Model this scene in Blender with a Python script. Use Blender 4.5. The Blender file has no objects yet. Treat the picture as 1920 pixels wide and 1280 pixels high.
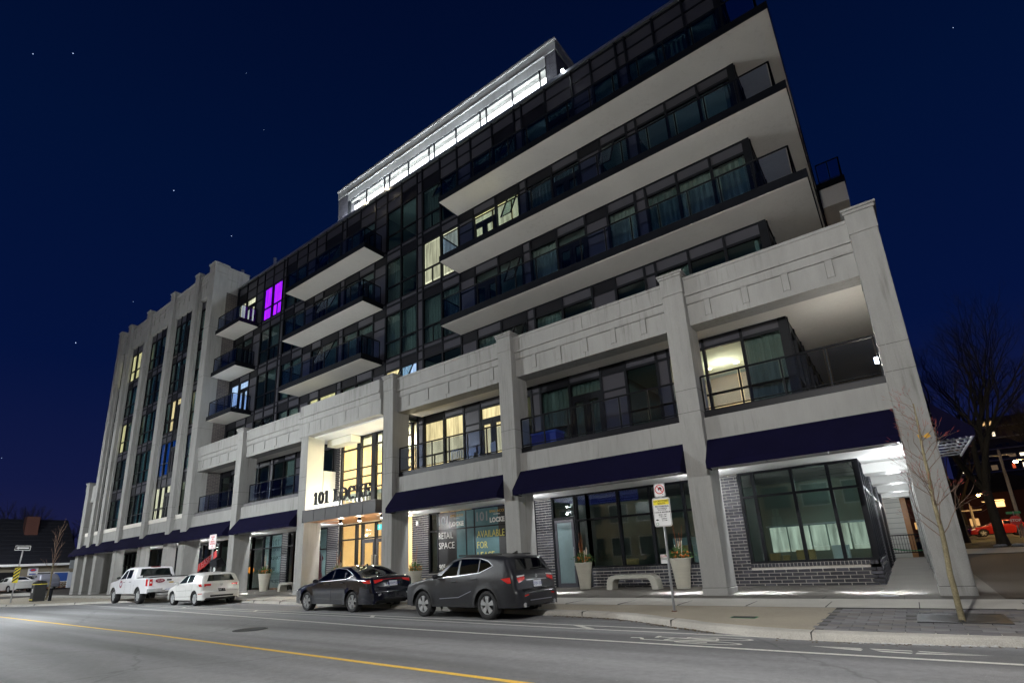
import bpy, math, random
from mathutils import Vector, Matrix
R = math.radians
random.seed(7)
S = bpy.context.scene
COL = S.collection
# ------------------------------------------------------------------ camera
HC = 1.4
cd = bpy.data.cameras.new('camera'); cam = bpy.data.objects.new('camera', cd); COL.objects.link(cam)
cd.sensor_width = 36; cd.lens = 981.706/1920*36; cd.shift_y = (775.738-640)/1920
cd.clip_start = .1; cd.clip_end = 6000
_b = Matrix(((1,0,0),(0,0,-1),(0,1,0)))
_m = Matrix.Rotation(R(35.9034),3,'Z') @ Matrix.Rotation(R(15.4851),3,'X') @ _b @ Matrix.Rotation(R(-3.0202),3,'Z')
cam.matrix_world = Matrix.Translation((0,0,HC)) @ _m.to_4x4()
S.camera = cam
# ------------------------------------------------------------------ sky
w = bpy.data.worlds.new('World'); S.world = w; w.use_nodes = True
nt = w.node_tree; nt.nodes.clear()
o_ = nt.nodes.new('ShaderNodeOutputWorld'); bg = nt.nodes.new('ShaderNodeBackground')
tc = nt.nodes.new('ShaderNodeTexCoord'); sp = nt.nodes.new('ShaderNodeSeparateXYZ'); rp = nt.nodes.new('ShaderNodeValToRGB')
nt.links.new(tc.outputs['Generated'], sp.inputs[0]); nt.links.new(sp.outputs['Z'], rp.inputs[0]); nt.links.new(rp.outputs[0], bg.inputs[0]); nt.links.new(bg.outputs[0], o_.inputs[0])
e = rp.color_ramp.elements
e[0].position = 0.0; e[0].color = (.0150,.0150,.056,1)
e[1].position = .14; e[1].color = (.0060,.0095,.052,1)
for p_, c_ in ((.32,(.0014,.0062,.044,1)),(.6,(.0006,.0056,.034,1)),(1,(.0003,.0020,.015,1))):
    q = e.new(p_); q.color = c_
bg.inputs[1].default_value = .55
S.view_settings.view_transform = 'Standard'; S.view_settings.look = 'None'
S.view_settings.exposure = .88; S.view_settings.gamma = 1; S.view_settings.use_curve_mapping = False
S.cycles.transparent_max_bounces = 16; S.cycles.max_bounces = 7
# ------------------------------------------------------------------ helpers
def base(x): return -.0045*min(0,max(x,-62)) + (.035*min(14,max(0,-62-x)))
def swz(x,y): return base(x)+.15+(.025*min(y-15.35,2.75) if y>15.35 else .01*(y-15.35))
def terr(x,y):
    if x < 1.2: return base(x)
    P = [(9,-.0),(15.35,.146),(33,.5),(45,.85),(72,1.2),(260,3.0),(900,3.0)]
    for (a,b),(c,d) in zip(P,P[1:]):
        if y <= c: return b+(d-b)*max(0,(y-a))/(c-a)
    return 3.0
def setp(o, label=None, cat=None, group=None, kind=None):
    if label: o['label'] = label
    if cat: o['category'] = cat
    if group: o['group'] = group
    if kind: o['kind'] = kind
    return o
class MB:
    def __init__(s, mp=None): s.v=[]; s.f=[]; s.mp=mp; s.sm=False
    def P(s, p):
        s.v.append(tuple(s.mp(*p)) if s.mp else tuple(p)); return len(s.v)-1
    def poly(s, pts): s.f.append([s.P(p) for p in pts]); return s
    def box(s, x0,x1,y0,y1,z0,z1):
        a=[s.P((x,y,z)) for x in (x0,x1) for y in (y0,y1) for z in (z0,z1)]
        for q in ((0,1,3,2),(4,6,7,5),(0,4,5,1),(2,3,7,6),(0,2,6,4),(1,5,7,3)): s.f.append([a[i] for i in q])
        return s
    def prism(s, pts, ax, a, b):
        # pts 2D polygon, extruded along axis ax ('x','y','z') from a to b
        def mk(p,t): return {'x':(t,p[0],p[1]),'y':(p[0],t,p[1]),'z':(p[0],p[1],t)}[ax]
        n=len(pts); A=[s.P(mk(p,a)) for p in pts]; B=[s.P(mk(p,b)) for p in pts]
        s.f.append(A[::-1]); s.f.append(B)
        for i in range(n): s.f.append([A[i],A[(i+1)%n],B[(i+1)%n],B[i]])
        return s
    def tube(s, p0,p1,r0,r1=None,n=8,cap=True):
        r1 = r0 if r1 is None else r1
        p0=Vector(p0);p1=Vector(p1);d=(p1-p0)
        if d.length<1e-6: return s
        d.normalize(); u=d.orthogonal().normalized(); w_=d.cross(u)
        A=[s.P(p0+(u*math.cos(2*math.pi*i/n)+w_*math.sin(2*math.pi*i/n))*r0) for i in range(n)]
        B=[s.P(p1+(u*math.cos(2*math.pi*i/n)+w_*math.sin(2*math.pi*i/n))*r1) for i in range(n)]
        for i in range(n): s.f.append([A[i],A[(i+1)%n],B[(i+1)%n],B[i]])
        if cap: s.f.append(A[::-1]); s.f.append(B)
        return s
    def lathe(s, prof, c=(0,0,0), ax='z', n=24, closed=False):
        rows=[]
        for r,h in prof:
            row=[]
            for i in range(n):
                a=2*math.pi*i/n; u,v=r*math.cos(a),r*math.sin(a)
                q={'z':(u,v,h),'y':(u,h,v),'x':(h,u,v)}[ax]
                row.append(s.P((q[0]+c[0],q[1]+c[1],q[2]+c[2])))
            rows.append(row)
        L=len(rows)
        for j in range(L if closed else L-1):
            a_,b_=rows[j],rows[(j+1)%L]
            for i in range(n): s.f.append([a_[i],a_[(i+1)%n],b_[(i+1)%n],b_[i]])
        return s
    def disc(s, c, r, ax='y', n=20, h=.01):
        s.lathe([(0.0001,0),(r,0),(r,h),(.0001,h)],c,ax,n); return s
    def ball(s, c, r, sz=(1,1,1), n=8, m=6):
        rows=[]
        for j in range(m+1):
            t=math.pi*j/m
            rows.append([s.P((c[0]+r*sz[0]*math.sin(t)*math.cos(2*math.pi*i/n), c[1]+r*sz[1]*math.sin(t)*math.sin(2*math.pi*i/n), c[2]+r*sz[2]*math.cos(t))) for i in range(n)])
        for j in range(m):
            for i in range(n): s.f.append([rows[j][i],rows[j+1][i],rows[j+1][(i+1)%n],rows[j][(i+1)%n]])
        return s
    def mesh(s, name, mat, smooth=False):
        me=bpy.data.meshes.new(name); me.from_pydata(s.v,[],s.f); me.validate(); me.update()
        if mat: me.materials.append(mat)
        if smooth:
            for p in me.polygons: p.use_smooth=True
        return me
    def add(s, name, mat, parent=None, smooth=False, kind=None, label=None, cat=None, group=None, bevel=0):
        o=bpy.data.objects.new(name, s.mesh(name,mat,smooth)); COL.objects.link(o)
        if parent is not None:
            o.parent=parent
            if parent.get('wl') is not None: o.matrix_parent_inverse=Matrix.Translation(-Vector(parent['wl']))
        if bevel:
            m=o.modifiers.new('bevel','BEVEL'); m.width=bevel; m.segments=2; m.limit_method='ANGLE'
        return setp(o,label,cat,group,kind)
def root(name, loc, label, cat, group=None, rz=0, world=False):
    o=bpy.data.objects.new(name,None); COL.objects.link(o); o.location=loc; o.rotation_euler=(0,0,rz); o.empty_display_size=.3
    if world: o['wl']=list(loc)
    return setp(o,label,cat,group)
def inst(src, parent=None, loc=(0,0,0), name=None):
    c=src.copy(); COL.objects.link(c); c.parent=parent; c.location=loc
    return c
def copy_tree(o, loc, rz=None, label=None):
    c=o.copy(); COL.objects.link(c); c.location=loc
    if rz is not None: c.rotation_euler=(0,0,rz)
    if label: c['label']=label
    for ch in list(o.children):
        d=ch.copy(); COL.objects.link(d); d.parent=c
        for g in list(ch.children):
            k=g.copy(); COL.objects.link(k); k.parent=d
    return c
# ------------------------------------------------------------------ materials
def mat(name, col, rough=.7, metal=0, spec=.5, noise=None, bump=None, emit=None, coat=0, coords='Object', stain=None):
    m=bpy.data.materials.new(name); m.use_nodes=True; n=m.node_tree; b=n.nodes['Principled BSDF']
    b.inputs['Base Color'].default_value=(*col,1); b.inputs['Roughness'].default_value=rough; b.inputs['Metallic'].default_value=metal
    b.inputs['Specular IOR Level'].default_value=spec
    if coat: b.inputs['Coat Weight'].default_value=coat; b.inputs['Coat Roughness'].default_value=.05
    if emit: b.inputs['Emission Color'].default_value=(*emit[0],1); b.inputs['Emission Strength'].default_value=emit[1]
    t=n.nodes.new('ShaderNodeTexCoord'); last=None
    if noise:
        for k,(sc,amt,stretch) in enumerate(noise):
            mp=n.nodes.new('ShaderNodeMapping'); mp.inputs['Scale'].default_value=stretch
            nz=n.nodes.new('ShaderNodeTexNoise'); nz.inputs['Scale'].default_value=sc; nz.inputs['Detail'].default_value=6; nz.inputs['Roughness'].default_value=.65
            n.links.new(t.outputs[coords],mp.inputs[0]); n.links.new(mp.outputs[0],nz.inputs['Vector'])
            mr=n.nodes.new('ShaderNodeMapRange'); mr.inputs['From Min'].default_value=.3; mr.inputs['From Max'].default_value=.7
            mr.inputs['To Min'].default_value=1-amt; mr.inputs['To Max'].default_value=1+amt
            n.links.new(nz.outputs[0],mr.inputs[0])
            mx=n.nodes.new('ShaderNodeVectorMath'); mx.operation='SCALE'
            if last is None: mx.inputs[0].default_value=col
            else: n.links.new(last,mx.inputs[0])
            n.links.new(mr.outputs[0],mx.inputs['Scale']); last=mx.outputs[0]
        n.links.new(last,b.inputs['Base Color'])
    if bump:
        nz=n.nodes.new('ShaderNodeTexNoise'); nz.inputs['Scale'].default_value=bump[0]; nz.inputs['Detail'].default_value=4
        n.links.new(t.outputs[coords],nz.inputs['Vector']); bp=n.nodes.new('ShaderNodeBump'); bp.inputs['Strength'].default_value=bump[1]; bp.inputs['Distance'].default_value=bump[2] if len(bump)>2 else .01
        n.links.new(nz.outputs[0],bp.inputs['Height']); n.links.new(bp.outputs[0],b.inputs['Normal'])
    return m
def emis(name,col,st):
    m=bpy.data.materials.new(name); m.use_nodes=True; n=m.node_tree; n.nodes.clear()
    o=n.nodes.new('ShaderNodeOutputMaterial'); e=n.nodes.new('ShaderNodeEmission'); e.inputs[0].default_value=(*col,1); e.inputs[1].default_value=st
    n.links.new(e.outputs[0],o.inputs[0]); return m
def room_emis(name,col,st):
    # a lit interior wall: room light put into its emission, noise stretched into soft vertical folds
    m=emis(name,col,st); n=m.node_tree; e=[x for x in n.nodes if x.type=='EMISSION'][0]
    t=n.nodes.new('ShaderNodeTexCoord'); mp=n.nodes.new('ShaderNodeMapping'); mp.inputs['Scale'].default_value=(5,5,.6)
    nz=n.nodes.new('ShaderNodeTexNoise'); nz.inputs['Scale'].default_value=1.3; nz.inputs['Detail'].default_value=3
    n.links.new(t.outputs['Object'],mp.inputs[0]); n.links.new(mp.outputs[0],nz.inputs['Vector'])
    r=n.nodes.new('ShaderNodeMapRange'); r.inputs['From Min'].default_value=.3; r.inputs['From Max'].default_value=.7; r.inputs['To Min'].default_value=st*.5; r.inputs['To Max'].default_value=st*1.3
    n.links.new(nz.outputs[0],r.inputs[0]); n.links.new(r.outputs[0],e.inputs[1]); return m
def glass(name,tint,refl=1.0,rough=.02,ior=1.5):
    m=bpy.data.materials.new(name); m.use_nodes=True; n=m.node_tree; n.nodes.clear()
    o=n.nodes.new('ShaderNodeOutputMaterial'); t=n.nodes.new('ShaderNodeBsdfTransparent'); t.inputs[0].default_value=(*tint,1)
    g=n.nodes.new('ShaderNodeBsdfGlossy'); g.inputs['Roughness'].default_value=rough; g.inputs[0].default_value=(refl,refl,refl,1)
    f=n.nodes.new('ShaderNodeLayerWeight'); f.inputs[0].default_value=.5; x=n.nodes.new('ShaderNodeMixShader')
    pw=n.nodes.new('ShaderNodeMath'); pw.operation='POWER'; pw.inputs[1].default_value=4.5; n.links.new(f.outputs['Facing'],pw.inputs[0])
    mm=n.nodes.new('ShaderNodeMath'); mm.operation='MULTIPLY_ADD'; mm.inputs[1].default_value=.6; mm.inputs[2].default_value=((ior-1)/(ior+1))**2*1.1; mm.use_clamp=True
    n.links.new(pw.outputs[0],mm.inputs[0]); n.links.new(mm.outputs[0],x.inputs[0]); n.links.new(t.outputs[0],x.inputs[1]); n.links.new(g.outputs[0],x.inputs[2]); n.links.new(x.outputs[0],o.inputs[0])
    return m
def wavy_asphalt():
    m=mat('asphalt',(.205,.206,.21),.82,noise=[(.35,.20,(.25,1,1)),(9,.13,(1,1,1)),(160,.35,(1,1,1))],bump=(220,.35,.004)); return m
def brickmat(name,c1,c2,mortar,vertical='xz'):
    m=bpy.data.materials.new(name); m.use_nodes=True; n=m.node_tree; b=n.nodes['Principled BSDF']; b.inputs['Roughness'].default_value=.7
    t=n.nodes.new('ShaderNodeTexCoord'); s_=n.nodes.new('ShaderNodeSeparateXYZ'); c=n.nodes.new('ShaderNodeCombineXYZ')
    n.links.new(t.outputs['Object'],s_.inputs[0]); n.links.new(s_.outputs['X' if vertical=='xz' else 'Y'],c.inputs[0]); n.links.new(s_.outputs['Z'],c.inputs[1])
    k=n.nodes.new('ShaderNodeTexBrick'); k.inputs['Scale'].default_value=1; k.inputs['Brick Width'].default_value=.32; k.inputs['Row Height'].default_value=.1; k.inputs['Mortar Size'].default_value=.008
    k.inputs['Color1'].default_value=(*c1,1); k.inputs['Color2'].default_value=(*c2,1); k.inputs['Mortar'].default_value=(*mortar,1); k.inputs['Bias'].default_value=0
    n.links.new(c.outputs[0],k.inputs['Vector']); n.links.new(k.outputs[0],b.inputs['Base Color'])
    bp=n.nodes.new('ShaderNodeBump'); bp.inputs['Strength'].default_value=.8; bp.inputs['Distance'].default_value=.01; bp.invert=True
    n.links.new(k.outputs['Fac'],bp.inputs['Height']); n.links.new(bp.outputs[0],b.inputs['Normal']); return m
M={}
M['conc']=mat('precast_concrete',(.315,.312,.30),.85,noise=[(.5,.09,(1,1,.35)),(3.5,.07,(1,1,.25)),(60,.10,(1,1,1))],bump=(90,.25,.004))
M['conc2']=mat('column_concrete',(.30,.297,.285),.85,noise=[(.7,.10,(1,1,.3)),(5,.08,(1,1,.2)),(70,.10,(1,1,1))],bump=(90,.25,.004))
M['stucco']=mat('soffit_stucco',(.68,.65,.60),.9,noise=[(.25,.10,(1,1,1)),(30,.05,(1,1,1))])
M['white']=mat('white_soffit_paint',(.72,.72,.70),.6,noise=[(.6,.04,(1,1,1))])
M['cream']=mat('cream_render',(.62,.60,.50),.8,noise=[(.8,.05,(1,1,1))])
M['black']=mat('black_metal',(.006,.007,.010),.55,metal=.0,spec=.14,noise=[(3,.3,(1,1,1))])
M['dark']=mat('dark_frame',(.008,.009,.012),.5,spec=.15,noise=[(2,.25,(1,1,1))])
M['grey']=mat('grey_spandrel_glass',(.058,.057,.068),.3,spec=.3,noise=[(.7,.12,(1,1,1))])
M['darksp']=mat('dark_spandrel',(.009,.009,.012),.45,spec=.2,noise=[(1,.3,(1,1,1))])
M['awning']=mat('navy_canvas',(.0052,.0046,.022),.95,spec=.08,noise=[(1.2,.15,(1,1,.5)),(200,.15,(1,1,1))])
M['awnin']=mat('awning_lining',(.25,.235,.20),.9,noise=[(3,.08,(1,1,1))])
M['glass']=glass('window_glass',(.70,.78,.775),ior=1.42)
M['railglass']=glass('railing_glass',(.70,.76,.88),ior=1.35)
M['shopglass']=glass('shop_glass',(.72,.80,.77),ior=1.6)
M['clear']=glass('clear_glass',(.93,.94,.92),ior=1.4)
M['interior']=mat('interior_wall',(.20,.24,.235),.9,noise=[(.5,.15,(1,1,1))])
M['ceil']=mat('interior_ceiling_paint',(.58,.66,.64),.9,noise=[(.5,.04,(1,1,1))])
M['curtain']=mat('teal_curtain',(.17,.20,.19),.9,noise=[(4,.2,(6,1,.3))])
M['curtain3']=mat('tower_teal_blind',(.20,.38,.38),.9,noise=[(3,.2,(3,1,.3))])
M['curtain2']=mat('pale_curtain',(.36,.35,.31),.9,noise=[(4,.25,(8,1,.3))])
M['asphalt']=wavy_asphalt()
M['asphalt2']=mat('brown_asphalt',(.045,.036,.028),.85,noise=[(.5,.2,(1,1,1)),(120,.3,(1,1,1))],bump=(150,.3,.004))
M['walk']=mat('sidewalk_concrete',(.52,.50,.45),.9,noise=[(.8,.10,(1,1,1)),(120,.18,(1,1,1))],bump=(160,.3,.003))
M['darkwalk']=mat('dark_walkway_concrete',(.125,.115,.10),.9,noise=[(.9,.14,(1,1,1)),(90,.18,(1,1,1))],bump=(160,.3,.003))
M['aggr']=mat('exposed_aggregate',(.36,.32,.25),.9,noise=[(.9,.10,(1,1,1)),(110,.55,(1,1,1))],bump=(140,.7,.006))
M['kerb']=mat('kerb_concrete',(.44,.42,.38),.9,noise=[(1.3,.18,(1,1,2)),(60,.22,(1,1,1))],bump=(70,.5,.008))
M['paver']=mat('paver_stone',(.165,.162,.168),.88,noise=[(2.2,.22,(1,1,1)),(150,.2,(1,1,1))],bump=(160,.4,.003),coords='Object')
M['joint']=mat('joint_sand',(.075,.072,.068),.95,noise=[(60,.3,(1,1,1))])
M['paintw']=mat('road_paint_white',(.62,.61,.56),.7,noise=[(14,.16,(1,1,1)),(90,.25,(1,1,1))])
M['painty']=mat('road_paint_yellow',(.72,.46,.07),.7,noise=[(12,.15,(1,1,1)),(90,.2,(1,1,1))])
M['grass']=mat('winter_grass',(.055,.052,.018),.95,noise=[(.6,.4,(1,1,1)),(30,.4,(1,1,1))],bump=(40,.8,.03))
M['bark']=mat('bark',(.055,.045,.03),.9,noise=[(6,.35,(1,1,.2)),(40,.3,(1,1,.4))],bump=(25,.8,.01))
M['sapbark']=mat('sapling_bark',(.20,.17,.10),.85,noise=[(14,.35,(1,1,.5)),(60,.3,(1,1,1))],bump=(60,.6,.003))
M['twig']=mat('twig_bark',(.17,.11,.08),.85,noise=[(20,.3,(1,1,1))])
M['redtwig']=mat('red_bud_twig',(.28,.05,.04),.8)
M['steel']=mat('galvanised_steel',(.42,.43,.45),.35,metal=.8,noise=[(20,.12,(1,1,1))])
M['signw']=mat('sign_white',(.70,.70,.70),.45)
M['signy']=mat('sign_yellow',(.75,.62,.03),.45)
M['signb']=mat('sign_black',(.015,.015,.017),.5)
M['signr']=mat('sign_red',(.55,.02,.02),.45)
M['signg']=mat('sign_green',(.03,.25,.10),.5)
M['brick']=mat('charcoal_brick',(.032,.032,.042),.55,spec=.5,noise=[(5,.3,(1,1,1)),(60,.2,(1,1,1))],bump=(60,.5,.004))
M['brick2']=mat('grey_blue_brick',(.070,.070,.088),.55,noise=[(5,.3,(1,1,1)),(60,.2,(1,1,1))],bump=(60,.5,.004))
M['brick3']=mat('black_brick',(.028,.028,.036),.5,noise=[(5,.3,(1,1,1)),(60,.2,(1,1,1))],bump=(60,.5,.004))
M['mortar']=mat('mortar',(.58,.55,.50),.95,noise=[(20,.15,(1,1,1))])
M['towerbrick']=brickmat('tower_side_brick',(.10,.085,.085),(.055,.05,.055),(.22,.20,.18),'yz')
M['pentbrick']=brickmat('penthouse_brick',(.09,.085,.10),(.06,.055,.07),(.2,.2,.2),'xz')
M['redbrick']=brickmat('red_brick',(.25,.08,.06),(.18,.06,.05),(.3,.27,.24),'xz')
M['tan']=brickmat('tan_brick',(.26,.18,.09),(.21,.15,.075),(.2,.17,.12),'xz')
M['planter']=mat('planter_stone',(.46,.44,.37),.85,noise=[(1.5,.07,(1,1,8)),(60,.08,(1,1,1))])
M['bench']=mat('bench_concrete',(.42,.41,.36),.85,noise=[(3,.1,(1,1,1)),(80,.1,(1,1,1))])
M['leaf']=mat('evergreen_leaf',(.045,.11,.02),.7,noise=[(30,.4,(1,1,1))])
M['leaf2']=mat('pale_leaf',(.16,.20,.07),.7,noise=[(30,.3,(1,1,1))])
M['berry']=mat('orange_stem',(.45,.13,.02),.6,noise=[(20,.4,(1,1,1))])
M['birch']=mat('birch_stick',(.55,.48,.38),.8,noise=[(30,.3,(1,1,1))])
M['rubber']=mat('tyre_rubber',(.018,.018,.019),.8,noise=[(30,.2,(1,1,1))])
M['alloy']=mat('alloy_rim',(.46,.47,.48),.35,metal=.25)
M['alloyd']=mat('dark_alloy',(.07,.07,.075),.4,metal=.6)
M['suv']=mat('dusty_graphite_paint',(.0155,.016,.020),.38,spec=.4,coat=.35,noise=[(1.2,.35,(1,1,2)),(16,.18,(1,1,1))])
M['sedan']=mat('dark_navy_paint',(.0035,.0045,.013),.16,spec=.6,coat=1,noise=[(2,.2,(1,1,1))])
M['hatch']=mat('cream_white_paint',(.62,.62,.60),.3,coat=.6,noise=[(2,.04,(1,1,1))])
M['truck']=mat('white_truck_paint',(.70,.70,.72),.3,coat=.6,noise=[(2,.04,(1,1,1))])
M['silver']=mat('silver_paint',(.30,.31,.36),.3,metal=.4,coat=.5,noise=[(2,.05,(1,1,1))])
M['redcar']=mat('red_paint',(.25,.012,.01),.25,coat=.6)
M['blackcar']=mat('black_paint',(.012,.012,.014),.2,coat=.6)
M['carglass']=glass('car_glass',(.07,.10,.095),ior=1.8)
M['seat']=mat('seat_fabric',(.03,.03,.03),.9)
M['chrome']=mat('chrome',(.62,.63,.65),.22,metal=.55)
M['plastic']=mat('black_plastic',(.014,.014,.015),.55,noise=[(20,.2,(1,1,1))])
M['lamp_red']=mat('tail_lamp_red',(.42,.010,.010),.2,coat=.8,emit=((.9,.03,.02),.05))
M['lamp_dred']=mat('dim_tail_lamp',(.22,.008,.012),.15,coat=.8)
M['lamp_clear']=mat('clear_lamp',(.6,.6,.6),.15,coat=.8)
M['amber']=mat('amber_reflector',(.6,.12,.02),.3)
M['plate']=mat('licence_plate',(.62,.64,.70),.4)
M['plateblue']=mat('plate_blue_ink',(.03,.06,.30),.5)
M['gold']=mat('gold_badge',(.50,.33,.03),.3,metal=.4)
M['maroon']=mat('maroon_logo',(.22,.012,.035),.5)
M['wood']=mat('warm_wood_soffit',(.42,.19,.07),.45,noise=[(2,.15,(1,12,1))])
M['fascia']=mat('dark_bronze_fascia',(.016,.013,.014),.45,noise=[(1.5,.2,(1,1,1))])
M['shingle']=mat('dark_roof_shingle',(.010,.011,.018),.9,noise=[(3,.3,(1,1,3))])
M['siding']=mat('beige_siding',(.20,.175,.13),.8,noise=[(2,.08,(1,1,1))])
M['chim']=mat('chimney_brick',(.10,.04,.03),.9,noise=[(9,.25,(1,1,3))])
M['rust']=mat('rusty_iron',(.12,.035,.02),.8,noise=[(12,.4,(1,1,1))])
M['iron']=mat('cast_iron',(.018,.020,.023),.6,metal=.1,noise=[(12,.25,(1,1,1))])
M['posterdark']=mat('poster_black_print',(.012,.012,.014),.35,spec=.5)
M['posterteal']=mat('poster_teal_print',(.10,.20,.22),.25,spec=.6,noise=[(.8,.25,(1,1,1))])
M['posterwhite']=mat('poster_pale_print',(.50,.54,.62),.4,noise=[(1,.06,(1,1,1))])
M['ink']=mat('white_ink',(.75,.75,.72),.5)
M['inkgold']=mat('gold_ink',(.62,.33,.03),.5)
M['inkyellow']=mat('yellow_green_ink',(.62,.58,.14),.5)
M['inkgrey']=mat('grey_ink',(.22,.24,.26),.5)
M['inkdark']=mat('charcoal_ink',(.05,.06,.09),.5)
M['frost']=mat('frosted_door_glass',(.13,.19,.20),.3,spec=.6,noise=[(.9,.25,(1,1,.6))])
M['peach']=mat('flat_wall_paint',(.72,.58,.46),.85,noise=[(.6,.05,(1,1,1))])
M['warmwall']=mat('lobby_wall',(.78,.60,.34),.85,noise=[(.6,.08,(1,1,1))])
M['box']=mat('cardboard',(.30,.20,.09),.9,noise=[(5,.1,(1,1,1))])
M['blue']=mat('blue_plastic',(.012,.04,.25),.5)
M['blue2']=mat('blue_box_lid',(.03,.09,.35),.5)
M['roof']=mat('flat_roof_membrane',(.05,.05,.055),.9)
M['snow']=mat('dirty_snow',(.5,.5,.5),.8,noise=[(20,.2,(1,1,1))])
M['litter']=mat('dead_leaves',(.10,.065,.02),.95,noise=[(50,.5,(1,1,1))])
E_pent=emis('penthouse_light',(.90,.95,1.0),4.5)
E_warm=room_emis('warm_room_light',(1,.68,.36),1.1)
E_cream=room_emis('cream_room_light',(1,.82,.58),.95)
E_yel=room_emis('yellow_room_light',(1,.78,.40),.85)
E_blue=room_emis('blue_white_room_light',(.55,.64,.95),1.0)
E_purp=room_emis('purple_room_light',(.36,.01,.95),1.9)
E_blind=room_emis('roller_blind_backlit',(.80,.66,.46),.62)
E_dblue=room_emis('blue_tv_light',(.02,.14,.75),.28)
E_lamp=emis('lamp_white',(.85,.93,1),30); E_lampw=emis('lamp_warm',(1,.72,.35),22)
E_sod=emis('sodium_lamp',(1,.55,.16),45)
def grime(m, streak=.35, dark=.55, low=True):
    n=m.node_tree; b=n.nodes['Principled BSDF']; src=b.inputs['Base Color'].links[0].from_socket
    t=n.nodes.new('ShaderNodeTexCoord'); mp=n.nodes.new('ShaderNodeMapping'); mp.inputs['Scale'].default_value=(7,7,.35)
    nz=n.nodes.new('ShaderNodeTexNoise'); nz.inputs['Scale'].default_value=1; nz.inputs['Detail'].default_value=5; nz.inputs['Roughness'].default_value=.7
    n.links.new(t.outputs['Object'],mp.inputs[0]); n.links.new(mp.outputs[0],nz.inputs['Vector'])
    big=n.nodes.new('ShaderNodeTexNoise'); big.inputs['Scale'].default_value=.55; big.inputs['Detail'].default_value=4; n.links.new(t.outputs['Object'],big.inputs['Vector'])
    r1=n.nodes.new('ShaderNodeMapRange'); r1.inputs['From Min'].default_value=.52; r1.inputs['From Max'].default_value=.75; n.links.new(nz.outputs[0],r1.inputs[0])
    r2=n.nodes.new('ShaderNodeMapRange'); r2.inputs['From Min'].default_value=.42; r2.inputs['From Max'].default_value=.62; n.links.new(big.outputs[0],r2.inputs[0])
    mu=n.nodes.new('ShaderNodeMath'); mu.operation='MULTIPLY'; n.links.new(r1.outputs[0],mu.inputs[0]); n.links.new(r2.outputs[0],mu.inputs[1])
    m2=n.nodes.new('ShaderNodeMath'); m2.operation='MULTIPLY'; m2.inputs[1].default_value=streak; n.links.new(mu.outputs[0],m2.inputs[0])
    x=n.nodes.new('ShaderNodeMixRGB'); x.blend_type='MULTIPLY'; x.inputs[2].default_value=(dark,dark*.96,dark*.9,1); n.links.new(m2.outputs[0],x.inputs[0]); n.links.new(src,x.inputs[1]); n.links.new(x.outputs[0],b.inputs['Base Color'])
grime(M['conc'],1.0,.42); grime(M['conc2'],1.0,.45); grime(M['stucco'],.5,.65); grime(M['kerb'],.6,.5)
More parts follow.
